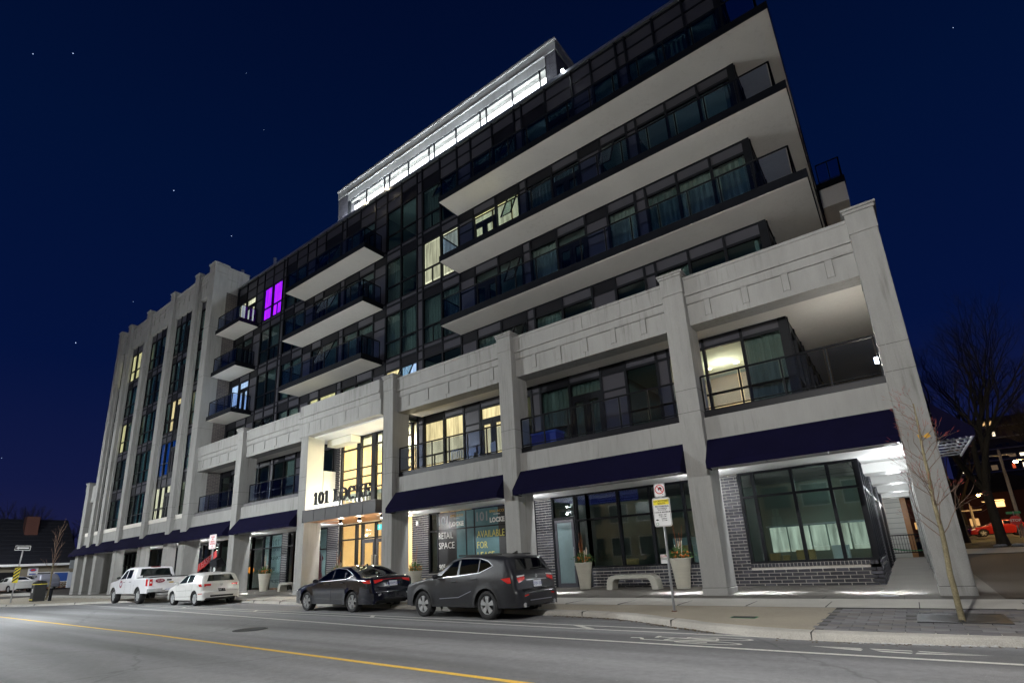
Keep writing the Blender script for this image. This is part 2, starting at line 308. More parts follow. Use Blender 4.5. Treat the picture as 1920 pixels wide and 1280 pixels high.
def asphalt_wear(m):
    n=m.node_tree; b=n.nodes['Principled BSDF']; src=b.inputs['Base Color'].links[0].from_socket; t=n.nodes.new('ShaderNodeTexCoord')
    # long, wandering tyre tracks along the road
    mp=n.nodes.new('ShaderNodeMapping'); mp.inputs['Scale'].default_value=(.03,.62,1); mp.inputs['Rotation'].default_value=(0,0,.02)
    w_=n.nodes.new('ShaderNodeTexNoise'); w_.inputs['Scale'].default_value=1.6; w_.inputs['Detail'].default_value=2; n.links.new(t.outputs['Object'],mp.inputs[0]); n.links.new(mp.outputs[0],w_.inputs['Vector'])
    r=n.nodes.new('ShaderNodeMapRange'); r.inputs['From Min'].default_value=.36; r.inputs['From Max'].default_value=.64; r.inputs['To Min'].default_value=.68; r.inputs['To Max'].default_value=1.22; n.links.new(w_.outputs[0],r.inputs[0])
    s1=n.nodes.new('ShaderNodeVectorMath'); s1.operation='SCALE'; n.links.new(src,s1.inputs[0]); n.links.new(r.outputs[0],s1.inputs['Scale'])
    # hairline cracks
    v=n.nodes.new('ShaderNodeTexVoronoi'); v.feature='DISTANCE_TO_EDGE'; v.inputs['Scale'].default_value=.2
    nz=n.nodes.new('ShaderNodeTexNoise'); nz.inputs['Scale'].default_value=2.2; nz.inputs['Detail'].default_value=5; ad=n.nodes.new('ShaderNodeMixRGB'); ad.inputs[0].default_value=.32
    n.links.new(t.outputs['Object'],nz.inputs['Vector']); n.links.new(t.outputs['Object'],ad.inputs[1]); n.links.new(nz.outputs['Color'],ad.inputs[2]); n.links.new(ad.outputs[0],v.inputs['Vector'])
    c=n.nodes.new('ShaderNodeMapRange'); c.inputs['From Min'].default_value=.0; c.inputs['From Max'].default_value=.006; c.inputs['To Min'].default_value=.72; c.inputs['To Max'].default_value=1; n.links.new(v.outputs['Distance'],c.inputs[0])
    s2=n.nodes.new('ShaderNodeVectorMath'); s2.operation='SCALE'; n.links.new(s1.outputs[0],s2.inputs[0]); n.links.new(c.outputs[0],s2.inputs['Scale'])
    # pale grit specks
    g=n.nodes.new('ShaderNodeTexVoronoi'); g.inputs['Scale'].default_value=9; g.inputs['Randomness'].default_value=1; n.links.new(t.outputs['Object'],g.inputs['Vector'])
    gr=n.nodes.new('ShaderNodeMapRange'); gr.inputs['From Min'].default_value=.05; gr.inputs['From Max'].default_value=.09; gr.inputs['To Min'].default_value=1; gr.inputs['To Max'].default_value=0; n.links.new(g.outputs['Distance'],gr.inputs[0])
    pk=n.nodes.new('ShaderNodeMath'); pk.operation='GREATER_THAN'; pk.inputs[1].default_value=.83; sp_=n.nodes.new('ShaderNodeSeparateColor'); n.links.new(g.outputs['Color'],sp_.inputs[0]); n.links.new(sp_.outputs[0],pk.inputs[0])
    mm=n.nodes.new('ShaderNodeMath'); mm.operation='MULTIPLY'; n.links.new(gr.outputs[0],mm.inputs[0]); n.links.new(pk.outputs[0],mm.inputs[1])
    x=n.nodes.new('ShaderNodeMixRGB'); x.inputs[2].default_value=(.34,.34,.33,1); n.links.new(mm.outputs[0],x.inputs[0]); n.links.new(s2.outputs[0],x.inputs[1]); n.links.new(x.outputs[0],b.inputs['Base Color'])
asphalt_wear(M['asphalt'])
def light(name,loc,power,col=(1,1,1),r=.1,typ='POINT',rot=None,size=None,spot=None):
    l=bpy.data.lights.new(name,typ); l.energy=power; l.color=col
    if typ in('POINT','SPOT'): l.shadow_soft_size=r
    if typ=='AREA': l.shape='RECTANGLE'; l.size=size[0]; l.size_y=size[1]
    if typ=='SPOT': l.spot_size=R(spot or 120); l.spot_blend=.5
    o=bpy.data.objects.new(name,l); COL.objects.link(o); o.location=loc
    if rot: o.rotation_euler=rot
    return o
def text(body,size,loc,m,parent,rot=(R(90),0,0),ext=.004,align='CENTER',name='lettering',sx=1,bold=0,label=None):
    c=bpy.data.curves.new('t','FONT'); c.body=body; c.size=size; c.extrude=ext; c.align_x=align; c.align_y='CENTER'; c.offset=bold; c.resolution_u=2
    t=bpy.data.objects.new('t',c); COL.objects.link(t); bpy.context.view_layer.update()
    me=bpy.data.meshes.new_from_object(t.evaluated_get(bpy.context.evaluated_depsgraph_get())); bpy.data.objects.remove(t)
    T=Matrix.Translation(loc)@Matrix.Rotation(rot[2],4,'Z')@Matrix.Rotation(rot[1],4,'Y')@Matrix.Rotation(rot[0],4,'X')@Matrix.Diagonal((sx,1,1,1))
    me.transform(T); me.materials.clear(); me.materials.append(m)
    o=bpy.data.objects.new(name,me); COL.objects.link(o); o.parent=parent
    if parent is not None and parent.get('wl') is not None: o.matrix_parent_inverse=Matrix.Translation(-Vector(parent['wl']))
    if label: o['label']=label
    return o
# ================================================================== STREET LAMPS THAT LIGHT THE SCENE (stand across the street, beside and behind the camera)
def street_lamp(x,y0,yh,h,power,label,col=(1,.985,.955)):
    t=root('street_lamp',(x,y0,base(x)),label,'street lamp','street lamps on the near side of the street')
    MB().tube((0,0,0),(0,0,h-.6),.11,.07,12).add('pole',M['steel'],t)
    MB().tube((0,0,h-.7),(0,(yh-y0)*.5,h+.05),.04,.04).tube((0,(yh-y0)*.5,h+.05),(0,yh-y0,h+.08),.04,.04).add('arm',M['steel'],t)
    hd=MB().box(-.16,.16,yh-y0-.3,yh-y0+.35,h+.02,h+.14).add('lamp_head',M['steel'],t,bevel=.03)
    MB().box(-.12,.12,yh-y0-.2,yh-y0+.25,h+.0,h+.018).add('lamp_lens',E_lamp,hd)
    light('lamp_light',(x,yh,base(x)+h-.12),power,col,.14)
street_lamp(-.6,-3.2,1.6,8.8,2350,'grey street lamp just behind the camera, across from the brick corner shop')
street_lamp(-29,-3.4,1.4,8.8,4700,'grey street lamp across the street from the white cars',(.93,.98,1))
street_lamp(-58,-3.6,1.2,8.8,4300,'grey street lamp across from the left end of the tower',(.93,.98,1))
# ================================================================== GROUND
def sheet(name,xs,ys,fn,m,kind='structure'):
    b=MB(); ix={}
    for i,x in enumerate(xs):
        for j,y in enumerate(ys): ix[i,j]=b.P((x,y,fn(x,y)))
    for i in range(len(xs)-1):
        for j in range(len(ys)-1): b.f.append([ix[i,j],ix[i+1,j],ix[i+1,j+1],ix[i,j+1]])
    return b.add(name,m,kind=kind)
sheet('ground',[-2500,-600,-250,-120,-90,-76,-70,-66,-62,-40,-20,0,1.2,1.21,8,30,60,150,600,2500],[-1500,-300,-60,-20,-7,9,15.35,22,33,45,72,150,260,900,3000],
      lambda x,y:(terr(x,y) if y>9 else base(x))-.03,M['grass'])
sheet('road',[-400,-120,-90,-76,-62,-40,-20,0,1.2,20,60,200],[-6.2,-2,2,6,14.2],lambda x,y:base(x)+.004,M['asphalt'])
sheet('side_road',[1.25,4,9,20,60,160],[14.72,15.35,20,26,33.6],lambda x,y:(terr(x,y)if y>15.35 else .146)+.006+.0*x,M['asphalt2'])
KB=[(-70,8.6),(-50,8.3),(-44.3,8.35),(-41.6,9.1),(-39,10.4),(-36.95,11.5),(-34.5,12.6),(-32,13.3),(-26.75,13.1),(-20.25,12.5),(-13.3,12.0),(-7.4,11.42),(-6.1,11.3),(-5.08,10.98),(-4.1,10.35),(-3.19,9.85),(-2.4,9.5),(-1.77,9.37),(-.9,9.37),(.9,9.55),(6,9.6),(30,9.8)]
def kerb_y(x):
    for (a,b),(c,d) in zip(KB,KB[1:]):
        if a<=x<=c: return b+(d-b)*(x-a)/(c-a)
    return KB[-1][1]
# kerb: bevelled section swept along the kerb line, in 2.4 m lengths with joints
def sweep(path,sec,name,m,parent=None,kind=None,jit=0):
    b=MB(); prev=None
    for i,(x,y) in enumerate(path):
        a=path[max(0,i-1)]; c=path[min(len(path)-1,i+1)]; d=Vector((c[0]-a[0],c[1]-a[1])).normalized(); n=Vector((-d.y,d.x))
        row=[b.P((x+n.x*o,y+n.y*o,base(x)+z+(random.uniform(-jit,jit) if z>0.02 else 0))) for o,z in sec]
        if prev:
            for k in range(len(sec)-1): b.f.append([prev[k],row[k],row[k+1],prev[k+1]])
        prev=row
    return b.add(name,m,parent,kind=kind)
KX=[KB[0][0]+i*.25 for i in range(int((KB[-1][0]-KB[0][0])/.25)+1)]
KP=[]
for x in KX:
    yy=sum(kerb_y(min(max(x+d,-70),30)) for d in(-.6,-.3,0,.3,.6))/5; KP.append((x,yy))
sweep(KP,[(-.02,-.02),(0,.0),(.015,.05),(.03,.085),(.05,.104),(.09,.112),(.30,.116),(.34,.114)],'kerb',M['kerb'],kind='structure',jit=.002)
jb=MB()
for i in range(4,len(KP)-2,10):
    x,y=KP[i]; jb.box(x-.006,x+.006,y-.004,y+.33,base(x)+.01,base(x)+.119)
jb.add('kerb_joint',M['joint'],kind='structure')
# gutter dirt and leaves in the recess in front of the dark suv
lb=MB()
for i in range(900):
    x=random.uniform(-7.3,-3.0) if i<700 else random.uniform(-2,4); y=kerb_y(x)-abs(random.gauss(0,.10))-.01; s=random.uniform(.008,.03); a=random.uniform(0,6)
    lb.poly([(x+s*math.cos(a+k*2.1),y+s*math.sin(a+k*2.1),base(x)+.006+random.uniform(0,.012)) for k in range(3)])
lb.add('gutter_leaf_litter',M['litter'],kind='stuff',cat='leaf litter',label='dead leaves and grit gathered in the gutter along the kerb')
sb=MB()
for cx,n in ((-.7,26),(-.2,20),(.6,16)):
    for i in range(n):
        x=random.gauss(cx,.16); y=kerb_y(x)-random.uniform(.0,.05); s=random.uniform(.008,.025); sb.ball((x,y,base(x)+.01),s,(1.6,.8,.5),5,3)
sb.add('gutter_snow_crumbs',M['snow'],kind='stuff',cat='snow',label='small crumbs of dirty snow in the gutter at the bottom right')
def strip_between(name,xs,ylo,yhi,z,m,kind='structure',dz=0,n=1):
    b=MB(); rows=[]
    for x in xs:
        a,c=ylo(x),yhi(x); rows.append([b.P((x,a+(c-a)*k/n,z(x,a+(c-a)*k/n)+dz)) for k in range(n+1)])
    for i in range(len(xs)-1):
        for k in range(n): b.f.append([rows[i][k],rows[i+1][k],rows[i+1][k+1],rows[i][k+1]])
    return b.add(name,m,kind=kind)
ky=lambda x: min(dict(zip([round(k,2) for k in KX],[p[1] for p in KP])).get(round(x,2),kerb_y(x)),13.9)+.30
xs_=[KB[0][0]+i*.5 for i in range(138)]   # -70 .. -1.5
zk=lambda x,y: swz(x,y) if y>12.9 else (base(x)+.116+(swz(x,12.9)-base(x)-.116)*max(0,min(1,(y-ky(x))/max(.3,12.9-ky(x)))))
strip_between('furnishing_strip',[x for x in xs_ if x<=-1.5]+[-1.5],ky,lambda x:max(12.9,ky(x)+.02),zk,M['aggr'],n=3)
strip_between('sidewalk',[-70,-62,-40,-20,-10,0,10,30],lambda x:12.9,lambda x:14.6,swz,M['walk'],dz=.004)
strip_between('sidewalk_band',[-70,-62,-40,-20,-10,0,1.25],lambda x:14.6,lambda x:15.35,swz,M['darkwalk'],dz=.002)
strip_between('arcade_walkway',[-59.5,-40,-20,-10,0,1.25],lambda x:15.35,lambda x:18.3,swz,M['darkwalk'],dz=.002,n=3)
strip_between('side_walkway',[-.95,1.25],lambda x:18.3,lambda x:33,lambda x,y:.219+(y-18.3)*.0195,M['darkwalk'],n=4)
jb=MB()
for k in range(46):
    x=1.4-k*1.55
    jb.box(x-.008,x+.008,12.93,14.58,swz(x,12.9)-.01,swz(x,14.6)+.0065 if 0 else swz(x,13.7)+.0072)
    if x<1.1: jb.box(x-.25-.006,x-.25+.006,14.62,17.9,swz(x,14.6)-.02,swz(x,15)+.009)
jb.box(-70,1.2,12.895,12.915,.05,swz(0,12.9)+.0075).add('pavement_joint',M['joint'],kind='structure')
# pavers, laid one by one
sheet('paver_bed',[-1.62,0,3,6],[9.6,10.5,12.9],lambda x,y:zk(-1.5,y)-.012 if y>9.7 else .104,M['joint'])
pm={}
pr=random.Random(3); pav_n=0; pw,ph=.345,.232
rest=MB()
pavroot=root('paver_patch',(0,11.3,.1),'grey stone pavers laid in running bond around the iron tree grate','paving',world=True)
for r_ in range(14):
    y0=9.70+r_*ph
    if y0+ph>12.92: break
    off=(r_%2)*pw/2
    for c_ in range(-8,20):
        x0=c_*pw+off
        if x0<-1.6+(12.9-y0)*.015 or x0>4.6: continue
        if -.22<x0+pw/2<.96 and 10.80<y0+ph/2<12.12: continue
        g=.006; v=pr.choice(range(4))
        z=zk(-1.5,y0+ph/2)+pr.uniform(-.002,.0025)
        if v not in pm:
            pm[v]=MB().box(-pw/2+g,pw/2-g,-ph/2+g,ph/2-g,-.05,0).mesh('paver',[M['paver'],mat('paver_light',(.20,.197,.20),.88,noise=[(3,.2,(1,1,1)),(150,.2,(1,1,1))]),mat('paver_dark',(.14,.137,.145),.88,noise=[(3,.2,(1,1,1)),(150,.2,(1,1,1))]),mat('paver_warm',(.175,.163,.155),.88,noise=[(3,.2,(1,1,1)),(150,.2,(1,1,1))])][v])
        o=bpy.data.objects.new('paver',pm[v]); COL.objects.link(o); o.parent=pavroot; o.matrix_parent_inverse=Matrix.Translation((0,-11.3,-.1)); o.location=(x0+pw/2,y0+ph/2,z); o.rotation_euler=(pr.uniform(-.006,.006),pr.uniform(-.006,.006),pr.uniform(-.006,.006))
# tree grate
zg=zk(-1.5,11.4)+.004
gr=root('tree_grate',(.37,11.45,zg),'square cast iron tree grate let into the pavers around the thin young tree','tree grate')
b=MB(); n=40
for k in range(n):
    a0,a1=2*math.pi*k/n,2*math.pi*(k+1)/n
    def sq(a):
        c,s=math.cos(a),math.sin(a); m_=max(abs(c),abs(s)); return (c/m_*.55,s/m_*.62)
    for (r0,r1) in ((.5,1.0),):
        p=[(sq(a0)[0],sq(a0)[1]),(sq(a1)[0],sq(a1)[1])]
        b.poly([(.46*math.cos(a0),.50*math.sin(a0),0),(p[0][0],p[0][1],0),(p[1][0],p[1][1],0),(.46*math.cos(a1),.50*math.sin(a1),0)])
b.box(-.57,.57,-.64,-.60,-.03,.006).box(-.57,.57,.60,.64,-.03,.006).box(-.57,-.54,-.6,.6,-.03,.006).box(.54,.57,-.6,.6,-.03,.006)
b.add('outer_frame',M['iron'],gr)
b=MB()
for i,rr in enumerate((.18,.22,.26,.30,.34,.38,.42)):
    for k in range(24):
        if k%6==0: continue
        a0,a1=2*math.pi*k/24,2*math.pi*(k+.78)/24
        b.poly([(rr*math.cos(a0),rr*math.sin(a0),.005),((rr+.022)*math.cos(a0),(rr+.022)*math.sin(a0),.005),((rr+.022)*math.cos(a1),(rr+.022)*math.sin(a1),.005),(rr*math.cos(a1),rr*math.sin(a1),.005)])
for k in range(4):
    a=math.pi/2*k; c,s=math.cos(a),math.sin(a); b.poly([(c*.17-s*.02,s*.17+c*.02,.004),(c*.17+s*.02,s*.17-c*.02,.004),(c*.5+s*.02,s*.5-c*.02,.004),(c*.5-s*.02,s*.5+c*.02,.004)])
b.add('grate_ring',M['iron'],gr)
MB().disc((0,0,-.045),.52,'z',30,.01).add('soil',M['rust'],gr)
# painted lines
def ribbon(b,pts,wd,z=.008):
    row=None
    for i,(x,y) in enumerate(pts):
        a=pts[max(0,i-1)]; c=pts[min(len(pts)-1,i+1)]; d=Vector((c[0]-a[0],c[1]-a[1])).normalized(); n=Vector((-d.y,d.x))*wd/2
        r2=[b.P((x-n.x,y-n.y,base(x)+z)),b.P((x+n.x,y+n.y,base(x)+z))]
        if row: b.f.append([row[0],r2[0],r2[1],row[1]])
        row=r2
def dens(pts,st=2.0):
    out=[]
    for (a,b_),(c,d) in zip(pts,pts[1:]):
        k=max(1,int(math.hypot(c-a,d-b_)/st))
        out+=[(a+(c-a)*i/k,b_+(d-b_)*i/k) for i in range(k)]
    return out+[pts[-1]]
b=MB(); ribbon(b,dens([(-90,7.2),(-60,6.6),(-31.9,6.02),(-15.07,5.75),(-6.66,5.45),(-3.8,5.36),(6,5.05)]),.105); b.add('centre_line',M['painty'],kind='structure')
b=MB()
ribbon(b,dens([(-43,10.6),(-41.57,10.6),(-34,10.25),(-26.08,9.75),(-18,9.15),(-10.46,8.55),(-7.14,8.43),(-1.35,8.34),(.7,8.32),(8,8.3)]),.095)
ribbon(b,dens([(-32.4,10.9),(-19.8,10.28),(-12.4,9.97),(-8.21,9.70),(-5.86,9.57),(-2.12,9.5)]),.085)
ribbon(b,dens([(-31.5,11.25),(-20.4,10.7),(-12.8,10.38),(-8.6,10.13),(-5.95,10.01),(-3.74,9.96)]),.085)
for p,q in (((-12.75,10.36),(-12.35,9.97)),((-5.9,10.0),(-5.3,9.58)),((-19.6,10.66),(-19.1,10.26)),((-26.1,10.96),(-25.6,10.6))): ribbon(b,[p,q],.12,.0095)
b.add('lane_line',M['paintw'],kind='structure')
b=MB()
def ell(cx,cy,rx,ry,wd=.05,n=28):
    for k in range(n):
        a0,a1=2*math.pi*k/n,2*math.pi*(k+1)/n
        q=[]
        for a,f in ((a0,1),(a1,1),(a1,0),(a0,0)):
            q.append((cx+(rx-(wd*1.6 if not f else 0))*math.cos(a),cy+(ry-(wd if not f else 0))*math.sin(a),base(cx)+.0085))
        b.poly(q)
ell(-2.78,9.13,.52,.145,.042); ell(-2.84,8.70,.52,.145,.042)
for p,q,wd in (((-2.8,9.13),(-3.45,9.02),.05),((-3.45,9.02),(-3.55,8.78),.05),((-2.84,8.7),(-3.9,8.72),.05),((-3.45,9.02),(-2.75,8.93),.05),((-2.75,8.93),(-3.55,8.78),.05),((-2.75,8.93),(-2.8,9.13),.04),((-3.9,8.72),(-3.98,8.86),.06),((-3.45,9.02),(-3.75,9.04),.05),((-3.75,8.95),(-3.76,9.14),.07),((-3.98,8.86),(-4.16,8.84),.07)): ribbon(b,[p,q],wd,.0085)
b.add('bicycle_marking',M['paintw'],kind='structure')
b=MB()
for poly in ([(-1.5,8.89),(-.83,8.90),(-.86,8.83)],[(-1.45,8.87),(-.82,8.80),(-.84,8.69)],[(-.76,8.90),(-.30,8.90),(-.28,8.84),(-.70,8.83)],[(-.70,8.79),(-.28,8.74),(-.30,8.67),(-.60,8.69)],[(-.24,8.90),(.5,8.80),(-.2,8.83)],[(-.24,8.76),(.5,8.79),(-.26,8.66)]):
    b.poly([(x,y,base(x)+.009) for x,y in poly])
b.add('lane_arrow_marking',M['paintw'],kind='structure')
# manhole / hatch cover in the aggregate strip
t=root('utility_cover',(-2.83,11.0,zk(-2.83,11.0)+.002),'small dark utility cover set in the beige strip between kerb and walk','utility cover')
MB().box(-.21,.21,-.11,.11,-.02,.006).add('lid',M['iron'],t,bevel=.004); MB().box(-.23,.23,-.13,.13,-.03,.001).add('rim',M['signg'],t)
t=root('litter_scrap',(-.72,15.28,swz(-.72,15.28)),'pale crumpled scrap of ice and paper on the walkway left of the corner pillar','litter')
b=MB()
for i in range(10): b.ball((random.uniform(-.16,.16),random.uniform(-.05,.05),.008),random.uniform(.02,.05),(1.6,1,.3),6,4)
b.add('scrap',M['posterwhite'],t)
# ================================================================== THE BUILDING
B=root('condo_building',(-18,15.35,.2),'seven storey concrete and dark glass apartment block with navy awnings and lit top floor','building',world=True)
YF,YW,YS=15.35,17.2,18.1      # pillar fronts, upper window wall, shop wall
FL=[8.43,11.69,14.95,18.2]    # underside levels of the storeys
def add(b,n,m,p=None,**k): return b.add(n,m,p if p is not None else B,**k)
# --- pillars
def pillar(x0,x1,top,parent=B,y0=YF,y1=16.33,cap=True):
    zb=swz((x0+x1)/2,y0)-.05
    b=MB(); b.box(x0,x1,y0,y1,zb,top-.75)
    if cap:
        b.box(x0-.015,x1+.015,y0-.02,y1,top-.748,top-.16)
        b.box(x0-.05,x1+.05,y0-.05,y1+.04,top-.158,top-.07); b.box(x0-.085,x1+.085,y0-.085,y1+.07,top-.068,top)
    o=add(b,'pillar',M['conc2'],parent,bevel=.012)
    # plinth, joints and raised centre panel
    MB().box(x0-.012,x1+.012,y0-.012,y1+.012,zb,zb+.24).add('pillar_base',M['conc'],o,bevel=.01)
    w_=x1-x0
    for z in (5.35,6.05,zb+.243)+((11.2,15.0,18.8) if top>20 else ()): MB().box(x0-.003,x1+.003,y0-.003,y1,z,z+.012).add('pillar_joint',M['joint'],o)

    if w_<1: 
        l=MB()
        for xx in (x0+.16,x1-.16): l.box(xx-.006,xx+.006,y0-.004,y0+.01,zb+.9,top-1.15)
        l.box(x0+.16,x1-.16,y0-.004,y0+.01,top-1.16,top-1.15); l.add('panel_groove',M['conc'],o)
    return o
PX=[(.26,.89),(-4.92,-4.26),(-11.67,-11.03),(-18.45,-17.80),(-25.05,-24.40),(-32.02,-31.36)]
for i,(a,c) in enumerate(PX): pillar(a,c,9.98 if i!=4 else 9.35,cap=(i!=4))
TX=[(-56.95,-56.27),(-54.6,-53.95),(-50.35,-49.7),(-45.45,-44.8),(-41.05,-40.4),(-38.67,-37.8)]
for a,c in TX:
    o=pillar(a,c,24.11,y1=15.70 if a<-39 else 16.33)
    if a<-39: MB().box(a-.16,c+.16,15.56,15.72,5.3,21.71).add('pillar_step',M['conc'],o); MB().box(a+.002,c-.002,15.70,15.93,.2,4.9).add('pillar_rear',M['conc'],o)
pillar(-59.3,-58.5,10.0)
for k in range(1,5): pillar(.3,.92,8.2,y0=15.35+k*4.35,y1=16.35+k*4.35,cap=False)
# --- beams with cornice, lower step, reliefs
def beam(x0,x1,nrel,x_rel=None):
    b=MB(); b.box(x0,x1,15.57,16.28,9.215,9.80)
    b.box(x0,x1,15.545,15.60,9.14,9.213); b.box(x0,x1,15.60,16.28,8.90,9.138); b.box(x0,x1,15.60,15.66,8.86,8.898)
    b.box(x0,x1,15.65,16.28,8.16,8.858); b.box(x0,x1,15.54,15.60,9.70,9.802)
    o=add(b,'parapet_beam',M['conc'],bevel=.008)
    me=MB().box(-.085,.085,0,.03,-.27,.27).mesh('relief_panel',M['conc'])
    for k in range(nrel):
        x=x0+(x1-x0)*(k+.55)/nrel if x_rel is None else x_rel[k]
        r=bpy.data.objects.new('relief_panel',me); COL.objects.link(r); r.parent=o; r.location=(x,15.625,8.62)
    g=MB()
    for k in range(nrel):
        x=x0+(x1-x0)*(k+.55)/nrel if x_rel is None else x_rel[k]
        g.box(x-.095,x-.087,15.642,15.66,8.33,8.91).box(x+.087,x+.095,15.642,15.66,8.33,8.91)
    g.add('painted_relief_shadow',M['joint'],o)  # dark strips stand in for the shade at the relief edges
    for xj in ([x0+(x1-x0)*.5] if x1-x0>5 else []): MB().box(xj-.005,xj+.005,15.563,15.60,9.215,9.70).box(xj-.005,xj+.005,15.643,15.66,8.16,8.858).add('panel_joint',M['joint'],o,kind='stuff')
    return o
bays=[(-4.26,.26),(-11.03,-4.92),(-17.80,-11.67),(-31.36,-25.05),(-37.8,-32.02)]
beam(*bays[0],4,[-3.65,-2.55,-1.45,-.35]); beam(*bays[1],5,[-10.16,-9.06,-7.96,-6.86,-5.76]); beam(*bays[2],5); beam(*bays[3],5); beam(*bays[4],5)
# entrance portal beam, proud of the others
b=MB(); b.box(-25.25,-18.62,15.28,16.30,8.93,9.24).box(-25.25,-18.66,15.22,16.30,9.242,9.33).box(-25.2,-18.7,15.30,16.30,9.332,9.92).box(-25.25,-18.6,15.31,16.30,8.2,8.928)
o=add(b,'portal_beam',M['conc'],bevel=.01)
me=MB().box(-.085,.085,0,.03,-.27,.27).mesh('relief_panel',M['conc'])
for k in range(6):
    r=bpy.data.objects.new('relief_panel',me); COL.objects.link(r); r.parent=o; r.location=(-24.4+k*1.02,15.29,8.6)
for (a,c) in bays+[(-44.8,-41.05),(-40.4,-38.67),(-49.7,-45.45),(-53.95,-50.35),(-56.27,-54.6),(-58.5,-56.95)]:
    if a==-4.26 or True:
        b=MB(); b.box(a,c,15.60,16.28,3.80,5.16 if c>-38 else 5.22); b.box(a,c,15.565,15.60,4.46,4.53)
        add(b,'spandrel_beam',M['conc'],bevel=.008)
    # balcony kerb (dark) or pale sill
    if c>-38: add(MB().box(a+.002,c-.002,15.72,16.0,5.162,5.36),'balcony_kerb',M['darksp'] if a>-20 else M['paver'])
    else: add(MB().box(a+.02,c-.02,15.56,15.9,5.222,5.50),'window_sill',mat('pale_sill',(.42,.38,.40),.8) if 0 else M['stucco'])
# side facade beams (short stub seen beside the corner pillar)
for z0,z1 in ((8.16,9.8),(3.8,5.16)): add(MB().box(.35,.9,16.33,37,z0,z1),'side_beam',M['conc'])
# --- awnings
def awning(x0,x1,zt=4.47,zb=3.76,val=.19,y=14.98):
    xs=(x0+.0,x1-.0)
    b=MB(); yb=15.56
    b.poly([(xs[0],yb,zt),(xs[1],yb,zt),(xs[1]-.02,y,zb),(xs[0]+.02,y,zb)])
    b.poly([(xs[0]+.02,y,zb),(xs[1]-.02,y,zb),(xs[1]-.02,y-.004,zb-val),(xs[0]+.02,y-.004,zb-val)])
    for x in xs:
        s=.02 if x==xs[0] else -.02
        b.poly([(x,yb,zt),(x+s,y,zb),(x+s,y,zb-val),(x,yb,zb-val)])
    o=add(b,'awning',M['awning'])
    sm_=MB(); ns=max(1,round((x1-x0)/1.45))
    for k in range(1,ns):
        x=x0+(x1-x0)*k/ns; sm_.tube((x,yb+.005,zt+.004),(x,y-.003,zb+.003),.009,n=5)
    sm_.tube((x0+.03,y-.006,zb),(x1-.03,y-.006,zb),.010,n=5)
    sm_.add('awning_seams',M['awning'],o,kind='stuff')
    sm=o.modifiers.new('thickness','SOLIDIFY'); sm.thickness=.012
    l=MB(); l.tube((x0+.04,y+.02,zb-.02),(x1-.04,y+.02,zb-.02),.018); l.tube((x0+.04,yb-.02,zb-val+.02),(x1-.04,yb-.02,zb-val+.02),.018)
    n=max(2,int((x1-x0)/1.2))
    for k in range(n+1):
        x=x0+.05+(x1-x0-.1)*k/n; l.tube((x,y+.02,zb-.02),(x,yb-.02,zt-.05),.012,n=6).tube((x,y+.02,zb-.12),(x,yb-.02,zb-val+.03),.012,n=6)
    l.add('awning_frame',M['steel'],o)
    ll=MB(); ll.poly([(x0+.03,yb-.01,zt-.03),(x1-.03,yb-.01,zt-.03),(x1-.04,y+.03,zb-.02),(x0+.04,y+.03,zb-.02)]); ll.add('awning_lining',M['awnin'],o)
    return o
for a,c in ((-4.24,.24),(-11.02,-4.93),(-17.79,-11.68),(-31.35,-25.06),(-38.9,-32.03),(-41.4,-38.7) ,(-45.8,-41.1),(-50.9,-45.5),(-55.0,-50.4),(-57.5,-54.65),(-59.9,-57.4)): awning(a,c)
# side awning on the right face of the block
b=MB(); b.poly([(.94,15.6,4.47),(.94,19.5,4.47),(1.6,19.5,3.76),(1.6,15.6,3.76)]); b.poly([(1.6,15.6,3.76),(1.6,19.5,3.76),(1.6,19.5,3.57),(1.6,15.6,3.57)]); b.poly([(.94,15.6,4.47),(1.6,15.6,3.76),(1.6,15.6,3.57),(.94,15.6,3.57)])
o=add(b,'side_awning',M['awning']); o.modifiers.new('t','SOLIDIFY').thickness=.012
l=MB()
for k in range(7):
    y=15.7+k*.6; l.tube((.96,y,3.62),(1.56,y,3.62),.02).tube((1.56,y,3.62),(.96,y+.3,4.3),.016)
l.tube((1.58,15.6,3.6),(1.58,19.5,3.6),.03).tube((.97,15.6,3.6),(.97,19.5,3.6),.02); l.add('awning_frame',M['steel'],o)
# --- soffits
add(MB().box(-59.3,.88,16.28,18.3,3.72,3.80),'arcade_soffit',M['white'])
add(MB().box(-.83,.88,18.3,37,3.72,3.80),'side_arcade_soffit',M['white'])
for y in (19.7,24.05,28.4,32.7): add(MB().box(-.83,.3,y,y+1.0,3.42,3.718),'soffit_downstand',M['white'])
for q in ((-17.8,.26,16.28,17.14),(-37.8,-25.05,16.28,17.14),(-1.78,.88,17.14,37)): add(MB().box(*q,8.22,8.30),'balcony_soffit',M['stucco'])
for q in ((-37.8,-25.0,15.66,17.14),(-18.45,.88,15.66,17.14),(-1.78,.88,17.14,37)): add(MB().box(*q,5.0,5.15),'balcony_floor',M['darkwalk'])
for q in ((-37.8,.34,16.3,17.14),(-1.78,.34,17.14,37)): add(MB().box(*q,8.32,8.5),'terrace_floor',M['roof'])
